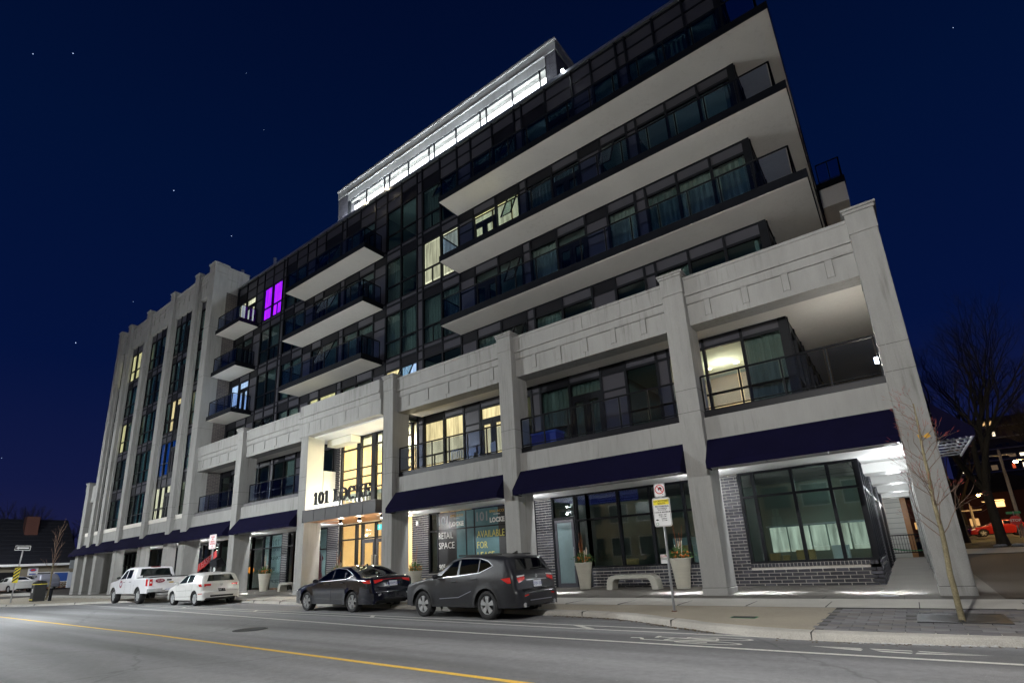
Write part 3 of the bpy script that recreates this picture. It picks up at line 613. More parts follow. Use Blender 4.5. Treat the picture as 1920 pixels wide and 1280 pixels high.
# --- interior floors, ceilings and cross walls
def interior():
    c=MB();f=MB()
    for z in FL+[5.05]:
        add(MB().box(-37.5,-2.1,17.36,24,z+2.92,z+2.98),'room_ceiling',M['ceil']); add(MB().box(-37.5,-2.1,17.36,24,z-.1,z+.12),'room_floor',M['interior'])
    # tower
    for z in FL+[5.05]:
        add(MB().box(-56.9,-38.0,16.0,22,z+2.92,z+2.98),'room_ceiling',M['ceil']); add(MB().box(-56.9,-38.0,16.0,22,z-.1,z+.12),'room_floor',M['interior'])
    class W_:
        def box(s_,*a): add(MB().box(*a),'room_wall',M['interior']); return s_
    wl=W_(); wl.box(-37.5,-2.1,22.3,22.4,5.1,22); wl.box(-56.9,-38.0,19.6,19.7,5.1,22)
    for x in (-34.4,-31.2,-28.0,-24.58,-21.1,-17.9,-14.6,-11.2,-7.7,-5.8,-2.2): wl.box(x-.06,x+.06,17.4,22.3,8.5,21.9)
    for x in (-14.6,-11.2,-7.7,-5.8): wl.box(x-.06,x+.06,17.4,22.3,5.1,8.3)
    for x in (-54.2,-49.9,-45,-40.6): wl.box(x-.06,x+.06,16.1,19.6,5.1,22)
interior()
add(MB().box(-37.8,-1.8,17.35,36,22.35,22.5),'main_roof',M['roof']); add(MB().box(-37.8,-1.95,34,36,8.4,22.4),'rear_wall',M['darksp'])
# --- curtain wall cells
MOD=[-37.6,-36.35,-34.95,-33.9,-32.7,-31.4,-31.0,-29.77,-28.53,-27.53,-26.5,-24.8,-24.35,-23.0,-21.6,-20.58,-19.37,-18.12,-17.7,-16.37,-15.14,-14.19,-12.77,-11.41,-10.97,-9.61,-8.22,-7.22,-6.02,-5.59,-4.37,-3.14,-1.98]
KND='wdswwnwwsdwnwdswwnwwsdwnwdswnwww'
GRY=[0,1,0,1,1,1,0,1,0,1,0,1,0,1,0,1,0,1,0,1,0,1,0,1,0,1,0,1,1,1,1,1]
SIDE=lambda x,y,z:(-1.8-(y-YW),x,z)   # local x runs along world y, local y goes into the block
def cell(k,x0,x1,zs,grey,lit=None,mp=None,y=YW,top=False,curt=None,H=3.26,low=False,sash=None,last=False):
    zt=zs+H
    fr=MB(mp); m=.045
    head=zs+2.78; sill=zs+.25
    fr.box(x0-m,x0+m,y-.05,y+.09,zs,zt)
    if last: fr.box(x1-m,x1+m,y-.05,y+.09,zs,zt)
    xa,xb=x0+m,x1-m
    def rail(z,t=.035,d=0): fr.box(xa,xb,y-.03+d,y+.07,z-t,z+t)
    rail(zs+.005,.055); rail(sill,.035); rail(head,.045)
    class L_(list):
        def box(s_,*a): s_.append(a); return s_
    pane=L_(); sp=L_(); spd=L_()
    sp.box(xa,xb,y,y+.03,zs+.06,sill-.035)
    if top: rail(head+.72,.04); rail(head+1.35,.05)
    upper=(head+.045,zt-.055)
    if top:
        (sp if grey or k!='w' else spd).box(xa,xb,y,y+.03,head+.045,head+.68)
        sp.box(xa,xb,y,y+.03,head+.76,head+1.3)
    else: (sp if grey else spd).box(xa,xb,y,y+.03,*upper)
    if k=='w':
        tr=zs+1.17; rail(tr,.03); pane.box(xa,xb,y+.02,y+.032,sill+.035,tr-.03); pane.box(xa,xb,y+.02,y+.032,tr+.03,head-.045)
        if x1-x0>1.25 and not low: fr.box((x0+x1)/2-.02,(x0+x1)/2+.02,y,y+.06,sill,tr) if (int(x0*10)%3==0) else None
    elif k=='d':
        tr=zs+2.2; rail(tr,.06); pane.box(xa,xb,y+.02,y+.032,tr+.06,head-.045)
        xm=(x0+x1)/2
        for (p,q) in ((xa,xm-.01),(xm+.01,xb)):
            fr.box(p,p+.13,y-.02,y+.06,zs+.06,tr-.06).box(q-.13,q,y-.02,y+.06,zs+.06,tr-.06).box(p+.13,q-.13,y-.02,y+.06,zs+.06,zs+.36).box(p+.13,q-.13,y-.02,y+.06,tr-.2,tr-.06)
            pane.box(p+.13,q-.13,y+.02,y+.032,zs+.36,tr-.2)
    elif k=='s':
        sp.box(xa,xb,y,y+.03,sill+.035,zs+2.1); rail(zs+2.14,.03); sp.box(xa,xb,y,y+.03,zs+2.18,head-.045)
    elif k=='n':
        sp.box(xa,xb,y,y+.03,sill+.035,zs+1.14); rail(zs+1.17,.03); sp.box(xa,xb,y,y+.03,zs+1.2,head-.045)
    o=add(fr,'window' if k in 'wd' else 'panel_frame',M['dark'])
    def each(lst,m_,nm):
        if mp is not None:
            q=MB(mp)
            for a in lst: q.box(*a)
            if lst: q.add('side_'+nm,m_,o,kind='stuff')
            return
        for a in lst:
            h=a[5]-a[4]; nn=nm
            if nm=='panel': nn='infill_panel' if h>.9 else ('lower_panel' if a[4]<zs+.3 else 'spandrel_panel')
            if nm=='pane': nn='transom_pane' if h<.6 else ('lower_pane' if a[5]<zs+1.3 else 'pane')
            MB().box(*a).add(nn,m_,o)
    each(pane,M['glass'],'pane'); each(sp,M['grey'],'panel'); each(spd,M['darksp'],'panel')
    if lit is not None and k in 'wd':
        MB(mp).box(xa+.02,xb-.02,y+.10,y+.11,sill,head).add('lit_room',lit,o)
        if zs==FL[2] and -18<x0<-16 and mp is None: MB(mp).box(xa+.10,xb-.06,y+.06,y+.07,sill+.22,head-.10).add('roller_blind',E_blind,o)
    elif curt and k in 'wd':
        c=MB(mp); n=int((xb-xa)/.09); zz=(sill-.1,head) if curt!=3 else (zs+1.2,head); row=None
        for i in range(n+1):
            xx=xa+(xb-xa)*i/n; yy=y+.2+(.05 if i%2 else 0)
            r2=[c.P((xx,yy,zz[0])),c.P((xx,yy,zz[1]))]
            if row: c.f.append([row[0],r2[0],r2[1],row[1]])
            row=r2
        c.add('curtain',(M['curtain3'] if x0<-38 else M['curtain']) if curt!=2 else M['curtain2'],o)
    return o
rr=random.Random(11)
LIT={(1,1):E_blue,(0,1):E_blue, (0,3):E_cream,(1,3):E_cream,(3,3):E_purp,(4,3):E_purp,
     (18,2):E_cream,(19,2):E_cream,(21,2):E_yel,(22,2):E_yel,
     (9,0):E_yel,(10,0):E_yel,(15,0):E_warm,(16,0):E_blue,(7,0):E_warm if 0 else None}
for fi,zs in enumerate(FL):
    for i,k in enumerate(KND):
        lt=LIT.get((i,fi))
        ct=None
        if lt is None and k in 'wd':
            r_=rr.random(); ct=1 if r_<.22 else (3 if r_<.3 else None)
            if fi==1 and i in (18,19): ct=1
            if fi==1 and i in (24,27,30,31): ct=2
            if fi==2 and i==15: ct=1
            if fi==1 and i==16: ct=1
            if fi==0 and i in (5,6,7): ct=2
        cell(k,MOD[i],MOD[i+1],zs,GRY[i],lt,top=(fi==3),curt=ct,H=3.26 if fi<3 else 4.25,last=(i==31))
    # corner post
add(MB().box(-1.98,-1.78,YW-.06,YW+.14,8.5,22.45),'corner_post',M['dark'])
add(MB().box(-37.8,-37.6,YW-.04,YW+.1,5.2,22.45),'corner_post',M['dark'])
cop=add(MB().box(-37.8,-1.7,YW-.10,YW+.2,22.44,22.60),'roof_coping',M['steel']); 
# second floor (z 5.15 .. 8.3)
LIT2={8:E_cream if 0 else None,18:E_warm,19:E_warm,21:E_warm}
for i,k in enumerate(KND):
    if -24.4<MOD[i]<-18.2: continue
    lt=LIT2.get(i); ct=None
    if i in (18,19,31): ct=2
    if i in (24,25): ct=1
    if i in (7,8,9): ct=1
    o=cell(k if i!=20 else 's',MOD[i],MOD[i+1],5.1,GRY[i],lt,curt=ct,H=3.18,last=(i==31),low=False)
add(MB().box(-1.98,-1.78,YW-.06,YW+.14,5.15,8.3),'corner_post',M['dark'])
# side wall windows, seen at a grazing angle
for fi,zs in enumerate(FL+[5.1]):
    ys=[17.3,18.5,19.9,20.4,21.8,23.2,24.6,25.1,26.5,27.9,29.3,30.7,32.1]
    kk='wwnwds'
    for i,k in enumerate(kk): cell(k,ys[i],ys[i+1],zs,1,None,mp=SIDE,H=(4.25 if zs==18.2 else 3.26 if zs>6 else 3.18),top=zs==18.2,last=i==5)
# opened awning sashes
def open_sash(x0,x1,z0,z1,tilt,y=YW-.04):
    t=math.sin(R(tilt)); c=math.cos(R(tilt)); h=z1-z0
    mp=lambda x,yy,z:(x,y-(z1-z)*t+yy*c,z1-(z1-z)*c+yy*t)
    b=MB(mp); b.box(x0,x1,-.03,.03,z0,z0+.06).box(x0,x1,-.03,.03,z1-.06,z1).box(x0,x0+.06,-.03,.03,z0+.06,z1-.06).box(x1-.06,x1,-.03,.03,z0+.06,z1-.06)
    o=add(b,'open_sash',M['black']); MB(mp).box(x0+.06,x1-.06,-.005,.005,z0+.06,z1-.06).add('pane',M['glass'],o)
for fi,i,(a,c) in ((3,22,(.5,1)),(2,22,(.5,1)),(1,22,(.5,1)),(0,22,(.5,1)),(3,10,(0,1)),(2,10,(0,1)),(1,10,(0,.9)),(1,9,(0,0)),(0,16,(0,.85)),(0,4,(0,1)),(3,19,(0,1)),(2,27,(0,.6))):
    if c<=a: continue
    w_=MOD[i+1]-MOD[i]; open_sash(MOD[i]+w_*a+.04,MOD[i]+w_*c-.04,FL[fi]+(1.2 if fi else 1.9),FL[fi]+2.74,24)
# --- balconies
RH=1.08
def railing(parent,pts,z,posts,m_g='railglass',top=True,rh=RH):
    b=MB(); g=MB()
    for (x0,y0),(x1,y1) in zip(pts,pts[1:]):
        b.tube((x0,y0,z+rh),(x1,y1,z+rh),.032,n=6); b.tube((x0,y0,z+.10),(x1,y1,z+.10),.02,n=6)
        L=math.hypot(x1-x0,y1-y0); n=max(1,round(L/posts))
        for k in range(n+1):
            x,y=x0+(x1-x0)*k/n,y0+(y1-y0)*k/n; b.box(x-.022,x+.022,y-.022,y+.022,z,z+rh)
        for k in range(n):
            t0,t1=(k+.05/(L/n))/n,(k+1-.05/(L/n))/n
            xa,ya,xb_,yb_=x0+(x1-x0)*t0,y0+(y1-y0)*t0,x0+(x1-x0)*t1,y0+(y1-y0)*t1
            dx,dy=(yb_-ya),-(xb_-xa); q=.005/max(1e-6,math.hypot(dx,dy)); dx*=q;dy*=q
            a=[(xa+dx,ya+dy),(xb_+dx,yb_+dy),(xb_-dx,yb_-dy),(xa-dx,ya-dy)]
            g.prism(a,'z',z+.13,z+rh-.05)
    b.add('railing',M['black'],parent); g.add('railing_glass',M[m_g],parent)
def balcony(x0,x1,zs,wrap=False,y0=15.78):
    yb=YW-.05
    if wrap:
        b=MB().prism([(x0+.03,y0+.03),(x1-.03,y0+.03),(x1-.03,33),(-1.8,33),(-1.8,yb),(x0+.03,yb)],'z',zs,zs+.20)
    else: b=MB().box(x0+.03,x1-.03,y0+.03,yb,zs,zs+.20)
    o=add(b,'balcony',M['stucco'])
    f=MB().box(x0,x1,y0,y0+.028,zs+.012,zs+.30).box(x0,x0+.028,y0+.028,yb,zs+.012,zs+.30)
    f.box(x1-.028,x1,y0+.028,33 if wrap else yb,zs+.012,zs+.30); f.add('fascia',M['black'],o)
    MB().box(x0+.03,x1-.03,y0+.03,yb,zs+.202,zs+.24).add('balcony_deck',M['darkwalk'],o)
    r=[(x0+.12,yb-.1),(x0+.12,y0+.1),(x1-(.35 if wrap else .12),y0+.1),(x1-(.35 if wrap else .12),20 if wrap else yb-.1)]
    railing(o,r,zs+.26,1.05)
    return o
for zs in FL[1:]:
    balcony(-15.17,-.33,zs,True); balcony(-28.55,-20.77,zs); balcony(-37.70,-34.24,zs)
# rear side balcony glimpsed past the corner
add(MB().box(-.3,.8,27,31,17.0,20.2 if 0 else 18.0),'rear_balcony',M['stucco']); 
o=add(MB().box(-.35,.84,26.96,31,18.0,18.35),'rear_balcony_fascia',M['black']); railing(o,[(-.2,27.05),(.76,27.05),(.76,30)],18.35,.45)
# second floor railings between the pillars
for (a,c) in bays[:3]: 
    o=add(MB().box(a+.02,c-.02,15.74,15.80,5.362,5.40),'rail_shoe',M['black']); railing(o,[(a+.03,15.77),(c-.03,15.77)],5.36,1.04,rh=1.12)
for (a,c) in bays[3:]:
    o=add(MB().box(a+.02,c-.02,15.74,15.80,5.362,5.40),'rail_shoe',M['black']); railing(o,[(a+.5,15.77),(c-.03,15.77)],5.36,1.2,rh=1.05)
# --- tower
yt=15.76
add(MB().box(-56.95,-37.82,15.55,16.2,21.72,23.0).box(-56.95,-37.82,15.50,16.2,23.002,23.08).box(-56.95,-37.82,15.55,16.2,23.082,23.60).box(-56.98,-37.80,15.48,16.24,23.602,23.72),'tower_parapet',M['conc'],bevel=.01)
me=MB().box(-.07,.07,0,.035,-.42,.42).mesh('relief_panel',M['conc']); me2=MB().box(-.085,.085,0,.035,-.06,0).mesh('relief_foot',M['cream'])
tb=[(-56.27,-54.6,1,1),(-53.95,-50.35,3,3),(-49.7,-45.45,4,4),(-44.8,-41.05,4,4),(-40.4,-38.67,2,1)]
for (a,c,nl,nr) in tb:
    g=MB()
    for k in range(nr):
        x=a+(c-a)*(k+.5)/nr; r=bpy.data.objects.new('relief_panel',me); COL.objects.link(r); r.parent=B; r.matrix_parent_inverse=Matrix.Translation(-Vector(B['wl'])); r.location=(x,15.52,22.9)
        g.box(x+.071,x+.085,15.535,15.56,22.5,23.32)
    add(g,'painted_relief_shadow',M['joint'])  # shadow at each relief's right edge, drawn as a dark strip
tw=random.Random(5)
TL={(3,1):E_warm,(3,-1):E_warm,(0,3):E_cream,(1,3):E_yel,(1,2):None,(1,0):None}
for bi,(a,c,nl,nr) in enumerate(tb):
    wd=(c-a)/nl
    for fi,zs in enumerate([5.05]+FL):
        for k in range(nl):
            lt=None
            if bi==3 and fi==0 : lt=E_cream
            if bi==3 and fi==2 : lt=E_warm if k>0 else None
            if bi==1 and fi==4 and k<2: lt=E_yel
            if bi==1 and fi==2 and k==0: lt=E_yel
            if bi==0 and fi in(3,4): lt=E_yel if fi==4 else None
            if bi==3 and fi==1: lt=E_dblue
            ct=1 if tw.random()<.6 else None
            H=3.38 if fi==0 else (3.26 if fi<4 else 3.5)
            kind='d' if (nl==4 and k==2 and bi==3) else 'w'
            cell(kind,a+wd*k,a+wd*(k+1),zs,1 if (k+fi)%3 else 0,lt,y=yt,curt=ct,H=H,last=k==nl-1)
        if bi==3 and fi in (0,2):
            o=add(MB().box(a+.02,c-.02,15.68,15.72,zs+.28,zs+.32),'juliet_rail',M['black']); bb=MB(); bb.box(a+.02,c-.02,15.70,15.74,zs+1.22,zs+1.27)
            n=int((c-a)/.55)
            for q in range(n+1): xx=a+.03+(c-a-.06)*q/n; bb.box(xx-.012,xx+.012,15.705,15.735,zs+.32,zs+1.22)
            bb.add('juliet_bars',M['black'],o)
# tower right flank: concrete quoin, brick, parapet
add(MB().box(-38.6,-37.8,16.33,17.14,21.9,23.85).box(-38.6,-37.76,16.33,17.9,23.852,24.0).box(-38.6,-37.8,17.14,17.9,22.6,23.85).box(-38.6,-37.77,16.33,17.9,23.0,23.06),'tower_flank_parapet',M['conc'])
add(MB().box(-38.5,-37.80,16.33,17.2,5.16,21.9),'tower_flank_brickwork',M['towerbrick'])
add(MB().box(-57,-38.5,16.5,30,22.2,22.4),'tower_roof',M['roof'])
for q in ((-57.0,-56.9,16.3,30),(-57,-38.6,30,30.1)): add(MB().box(*q,.2,22.4),'tower_rear_wall',M['conc'])
add(MB().box(-59.3,-56.97,15.6,16.3,8.2,9.7),'low_wing_parapet',M['conc']); add(MB().box(-59.3,-57.02,16.3,22,.2,9.5),'low_wing_wall',M['conc'])
# --- penthouse
PY=19.0
for q in ((-28.02,-26.9),(-10.42,-9.79)): add(MB().box(*q,PY,25,22.5,26.66),'penthouse_brick_pier',M['pentbrick'])
add(MB().box(-26.9,-10.42,PY-.02,PY+.3,26.03,26.62),'penthouse_lintel',M['conc2'])
add(MB().box(-26.95,-10.4,PY-.10,PY+.3,26.622,26.68).box(-28.06,-9.74,PY-.04,25.1,26.682,27.24).box(-28.12,-9.68,PY-.12,25.2,27.242,27.35),'penthouse_fascia',M['conc'],bevel=.01)
add(MB().box(-27.8,-10.2,PY+.35,25,27.351,27.74).box(-27.9,-10.1,PY+.2,25.1,27.742,27.84),'penthouse_roof_upstand',M['conc2'])
add(MB().box(-26.9,-10.42,24.9,25,22.5,26.6),'penthouse_rear_wall',M['conc2'])
pm_=[-26.9,-26.7,-24.96,-23.12,-22.63,-20.84,-19.01,-18.56,-16.78,-14.93,-14.47,-12.63,-10.84,-10.42]
for a,c in zip(pm_,pm_[1:]):
    f=MB().box(a-.03,a+.03,PY,PY+.1,22.5,26.03).box(a+.03,c,PY,PY+.1,25.98,26.03)
    if c==-10.42: f.box(c-.03,c+.03,PY,PY+.1,22.5,26.03)
    o=add(f,'penthouse_window',M['dark']); MB().box(a+.03,c-.03,PY+.04,PY+.05,22.5,25.98).add('pane',M['clear'],o)
    MB().box(a,c,PY+.55,PY+.6,22.5,26.0).add('lit_blind',E_pent,o)
for x in (-25.6,-21.3,-20.0,-16.2,-13.4,-12.0,-24.0): add(MB().box(x,x+.45,PY+.5,PY+.54,25.15,25.25),'ceiling_vent',M['inkgrey'])
for x in (-26,-23,-19.5,-16,-12.2): light('penthouse_fill_light',(x,PY-.6,24.3),240,(.80,.90,1),.15)  # added lamps without fittings, standing in for light spilling from the windows
fl=root('roof_floodlights',(-20.7,YW,22.6),'small dazzling terrace lamps along the roof edge in front of the lit penthouse','lamps',world=True)
for x,m_,z in ((-22.68,E_lampw,22.74),(-20.73,E_lampw,22.74),(-8.58,E_lamp,22.8)):
    MB().ball((x,YW,z),.075).add('bulb',m_,fl); MB().tube((x,YW,22.6),(x,YW,z-.05),.02).add('stem',M['black'],fl)
    light('roof_lamp_light',(x,YW-.15,z+.1),25,(1,.85,.6) if m_ is E_lampw else (.85,.93,1),.06)
for x,y in ((-41.4,19.0),(-36.2,19.0)):
    t=root('roof_vent_pipe',(x,y,22.4 if x>-38 else 22.4),'slim pale vent pipe '+('on the roof behind the tower corner' if x<-38 else 'on the main roof right of the tower'),'vent pipe')
    MB().tube((0,0,0),(0,0,3.9 if x<-38 else 2.9),.11,n=12).add('pipe',M['steel'],t); MB().tube((0,0,3.9 if x<-38 else 2.9),(0,0,4.0 if x<-38 else 3.0),.14,n=12).add('cap',M['steel'],t)
# ================================================================== SHOP FRONTS UNDER THE ARCADE
k_=YS/19.18
zS=lambda x:swz(x,YS)
bmesh_cache={}
brng=random.Random(9)
BM=[M['brick'],M['brick2'],M['brick3'],M['brick']]
def brick_me(w_,h_,v):
    key=(round(w_,3),round(h_,3),v)
    if key not in bmesh_cache: bmesh_cache[key]=MB().box(-w_/2,w_/2,-.02,.03,-h_/2,h_/2).mesh('brick',BM[v])
    return bmesh_cache[key]
brick_count=[0]
def brick_wall(x0,x1,z0,z1,y=YS,depth=.25,single=True,soldier=False,name='brick_wall',courseh=.101,bw=.325,mp=None):
    wl=add(MB(mp).box(x0,x1,y,y+depth,z0,z1),name,M['mortar'])
    rest=MB(mp); r=0; z=z0+.005
    top=z1-(.11 if soldier else 0)
    while z+courseh*.6<top:
        h=min(courseh,top-z)-.020; off=-(r%2)*bw/2; x=x0+off
        while x<x1-.01:
            a,c=max(x,x0),min(x+bw-.022,x1)
            if c-a>.03:
                v=brng.choice((0,0,1,2,3)) % 4
                if single and brick_count[0]<295 and mp is None:
                    o=bpy.data.objects.new('brick',brick_me(c-a,h,v)); COL.objects.link(o); o.parent=wl; o.location=((a+c)/2,y-.004+brng.uniform(-.003,.003),z+h/2); brick_count[0]+=1
                else: rest.box(a,c,y-.024+brng.uniform(-.003,.003),y+.02,z,z+h)
            x+=bw
        z+=courseh; r+=1
    if soldier:
        x=x0
        while x<x1-.04:
            c=min(x+.098,x1)-.012; rest.box(x,c,y-.03+brng.uniform(-.003,.003),y+.02,z1-.108,z1-.004); x+=.101
    if rest.f: rest.add('remaining_bricks',M['brick'],wl,kind='stuff')
    return wl
zb=.20
brick_wall(-4.20,-.83,zb,.88,soldier=True)            # plinth under the corner shop window, bricks one by one
brick_wall(-4.78,-4.20,zb,3.70)                       # pier left of it
brick_wall(-9.80,-4.80,zb,.93,soldier=True,single=True)
brick_wall(-12.17,-11.40,zb,3.70)
brick_wall(-19.47,-18.37,zb+.05,3.70,single=False)
brick_wall(-18.3,-11.3-.9+.0,zb,.95,single=False,name='low_brick_wall') if 0 else None
brick_wall(-26.36,-25.38,zb+.1,3.70,single=False)
brick_wall(-31.0,-30.35,zb+.1,3.70,single=False); brick_wall(-37.3,-36.6,zb+.1,3.70,single=False)
brick_wall(-20.0,-19.47,zb+.05,.72,single=False,name='low_brick_wall'); brick_wall(-18.37,-12.17,zb+.05,.95,single=False,name='low_brick_wall')
wt=brick_wall(-52.6,-51.2,.3,3.70,single=False,name='red_brick_wall'); wt.data.materials[0]=M['redbrick']
# side wall of the corner shop
SH=lambda x,y,z:(-.83-(y-YS),x,z)
brick_wall(YS,22.2,zb,.88,mp=SH,single=False,soldier=True,name='side_brick_wall')
for a in (22.2,26.4,30.6): brick_wall(a,a+.8,zb,3.7,mp=SH,single=False,name='side_brick_pier')
def shopwin(xs,z0,z1,zt,y=YS+.06,gm='shopglass',mp=None,trans=True,name='shop_window',fm='dark',th=.045):
    f=MB(mp)
    for x in xs: f.box(x-th,x+th,y-.06,y+.10,z0,z1)
    for a,c in zip(xs,xs[1:]):
        f.box(a+th,c-th,y-.05,y+.09,z0,z0+.07).box(a+th,c-th,y-.05,y+.09,z1-.07,z1)
        if trans: f.box(a+th,c-th,y-.05,y+.09,zt-.035,zt+.035)
    o=add(f,name,M[fm])
    for a,c in zip(xs,xs[1:]):
        for p,q in (((z0+.07,zt-.035),(zt+.035,z1-.07)) if trans else ((z0+.07,z1-.07),)):
            MB(mp).box(a+th,c-th,y+.02,y+.03,p,q).add('shop_pane',M[gm],o)
    return o
shopwin([-4.15,-3.74,-2.62,-1.64,-.88],.88,3.72,2.93)
shopwin([18.2,19.2,20.3,21.3,22.2],.88,3.72,2.93,y=YS+.06,mp=SH); shopwin([23.0,24.2,25.4,26.4],.3,3.72,2.93,mp=SH,y=YS+.06); shopwin([27.2,28.4,29.6,30.6],.3,3.72,2.93,mp=SH,y=YS+.06)
shopwin([-9.80,-8.5,-7.25,-6.05,-4.82],.93,3.72,2.72)
shopwin([-10.30,-9.80],.25,3.72,2.72)
# shop door with bright wall-washer glow above
o=shopwin([-11.38,-10.34],.22,3.72,2.86,name='shop_door_frame',trans=True)
f=MB(); x0,x1=-11.30,-10.42
f.box(x0,x0+.11,YS-.02,YS+.05,.26,2.80).box(x1-.11,x1,YS-.02,YS+.05,.26,2.80).box(x0+.11,x1-.11,YS-.02,YS+.05,.26,.42).box(x0+.11,x1-.11,YS-.02,YS+.05,2.68,2.80)
d=add(f,'shop_door',M['grey']); MB().box(x0+.11,x1-.11,YS+.0,YS+.02,.42,2.68).add('door_glass',M['frost'],d)
MB().tube((x1-.05,YS-.08,1.05),(x1-.05,YS-.08,1.75),.016).tube((x1-.05,YS-.08,1.1),(x1-.05,YS,1.1),.012).tube((x1-.05,YS-.08,1.7),(x1-.05,YS,1.7),.012).add('door_handle',M['chrome'],d)
# dim shop interior with a few boxes on the sill
for q in ((-12.2,-.9,22.5,22.6,.2,3.7),(-12.25,-12.15,18.3,22.5,.2,3.7)): add(MB().box(*q),'shop_back_wall',M['interior'])
add(MB().box(-12.2,-.9,18.3,22.5,.17,.21),'shop_floor',M['darkwalk'])
st=bpy.data.objects.new
def carton(x,y,z,a,b_,c,m,label):
    t=root('carton',(x,y,z),label,'box','things on display inside the corner shop windows',rz=random.uniform(-.2,.2))
    MB().box(-a/2,a/2,-b_/2,b_/2,0,c).add('box_body',m,t,bevel=.006); MB().box(-a/2-.001,a/2+.001,-.025,.025,c,c+.002).add('tape',M['birch'],t)
carton(-3.55,18.6,.9,.28,.2,.26,M['box'],'small cardboard box on the sill behind the left pane of the corner shop')
carton(-3.25,18.62,.9,.20,.2,.2,M['box'],'smaller cardboard box beside the first in the corner shop window')
carton(-1.75,18.6,.9,.42,.25,.42,M['posterwhite'],'pale patterned box behind the right hand pane of the corner shop')
carton(-2.7,18.7,.9,.5,.3,.33,M['box'],'wide cardboard box in the middle of the corner shop window')
carton(-5.35,18.6,.95,.22,.2,.42,M['blue'],'blue recycling box behind the glass next to the right planter')
carton(-8.4,18.6,.95,.45,.25,.25,M['box'],'flat cardboard box in the long window above the bench left end')
carton(-6.3,18.65,.95,.32,.2,.62,M['box'],'tall cardboard box in the long window above the bench right end')
def shelf(x,z):
    t=root('shop_shelf',(x,21.2,.21),'white wall shelf unit at the back of the corner shop'+(' on the left' if x<-2.6 else ' on the right'),'shelf')
    b=MB()
    for zz in (.05,.6,1.15,1.7): MB().box(-.9,.9,0,.35,zz,zz+.04).add('shelf_board',M['posterwhite'],t)
    for xx in (-.92,.9): MB().box(xx,xx+.03,0,.35,0,1.8).add('shelf_side',M['posterwhite'],t)
    MB().box(-.9,.9,.35,.37,0,1.8).add('shelf_back',M['posterwhite'],t)
for a,c in ((-4.3,-3.75),(-3.68,-3.0),(-2.93,-2.45),(-2.38,-1.75),(-1.68,-1.1)): add(MB().box(a,c,22.3,22.45,1.15,2.05),'lit_back_room_window',room_emis('back_room_glow',(.80,.88,.76),.36))
add(MB().box(-4.4,-1.0,22.2,22.3,2.06,2.12),'back_room_head',M['posterwhite'])
add(MB().box(-8.1,-7.1,22.3,22.45,.7,1.9),'lit_back_room_window',room_emis('back_room_glow_dim',(.45,.62,.66),.10))
light('shop_interior_light',(-2.2,20.6,3.3),9,(.85,1,.95),.2)
# security notice on the glass above the bench
t=root('window_notice',(-6.95,YS+.0,.97),'small white notice with red lettering inside the glass above the bench','notice')
MB().box(-.14,.14,-.01,0,.03,.33).add('notice_board',M['signw'],t); text('CLOSE',.085,(0,-.014,.27),M['signr'],t,name='notice_text'); text('DOOR',.08,(0,-.014,.18),M['signb'],t,name='notice_text')
# --- leasing windows between the second and third pillars
def poster_panel(x0,x1,z0,z1,m): return add(MB().box(x0,x1,YS+.02,YS+.05,z0,z1),'window_poster',m)
shopwin([-18.32,-17.78],.95,3.72,2.86); 
o=shopwin([-17.78,-16.0,-15.50,-13.68,-12.2],.95,3.68,2.87,y=YS+.09)
pp=[(-17.74,-16.58,M['posterdark']),(-16.58,-16.04,M['posterteal']),(-15.96,-15.54,M['posterteal']),(-15.46,-14.15,M['posterteal']),(-14.15,-13.0,M['posterdark']),(-13.0,-12.24,M['posterdark'])]
for a,c,m_ in pp:
    poster_panel(a,c,2.90,3.64,m_)
    poster_panel(a,c,1.0,2.84,m_ if m_ is not M['posterdark'] or a>-17 else M['posterdark'])
pa=bpy.data.objects['window_poster']
def T_(s_,x0,x1,z,h,m_,bold=0):
    o=text(s_,h*1.38,(0,0,0),m_,B,name='poster_lettering',bold=bold); me=o.data; lo=min(v.co.x for v in me.vertices); hi=max(v.co.x for v in me.vertices); zz=sum((min(v.co.z for v in me.vertices),max(v.co.z for v in me.vertices)))/2
    for v in me.vertices: v.co.x=x0+(v.co.x-lo)*(x1-x0)/(hi-lo); v.co.y+=YS+.012; v.co.z+=z-zz
for xo,og in ((0,M['inkgrey']),(2.34,M['posterwhite'])):
    T_('101',-17.70+xo,-17.08+xo,3.30,.40,M['inkgrey'],bold=.012); T_('SPALLACCI',-16.95+xo,-16.16+xo,3.47,.11,M['inkgold']); T_('HOMES',-16.72+xo,-16.38+xo,3.34,.055,M['ink'])
    T_('LOCKE',-16.95+xo,-16.14+xo,3.10,.20,M['ink'],bold=.014)
T_('RETAIL',-17.70,-16.80,2.62,.30,M['ink']); T_('SPACE',-17.70,-16.72,2.17,.30,M['ink'])
T_('905-',-17.70,-17.22,1.22,.24,M['ink'],bold=.008); T_('39-64',-16.7,-16.05,1.22,.24,M['ink'],bold=.008)
T_('AVAILABLE',-15.36,-13.83,2.54,.30,M['inkyellow']); T_('FOR',-15.36,-14.78,2.08,.30,M['inkyellow']); T_('LEASE',-15.36,-14.42,1.64,.30,M['inkyellow'])
add(MB().box(-18.36,-17.8,YS+.14,YS+.2,.95,3.7),'blank_panel',M['posterdark'])
add(MB().box(-19.1,-18.98,YS-.10,YS,3.2,3.42),'wall_sconce',M['signw'])
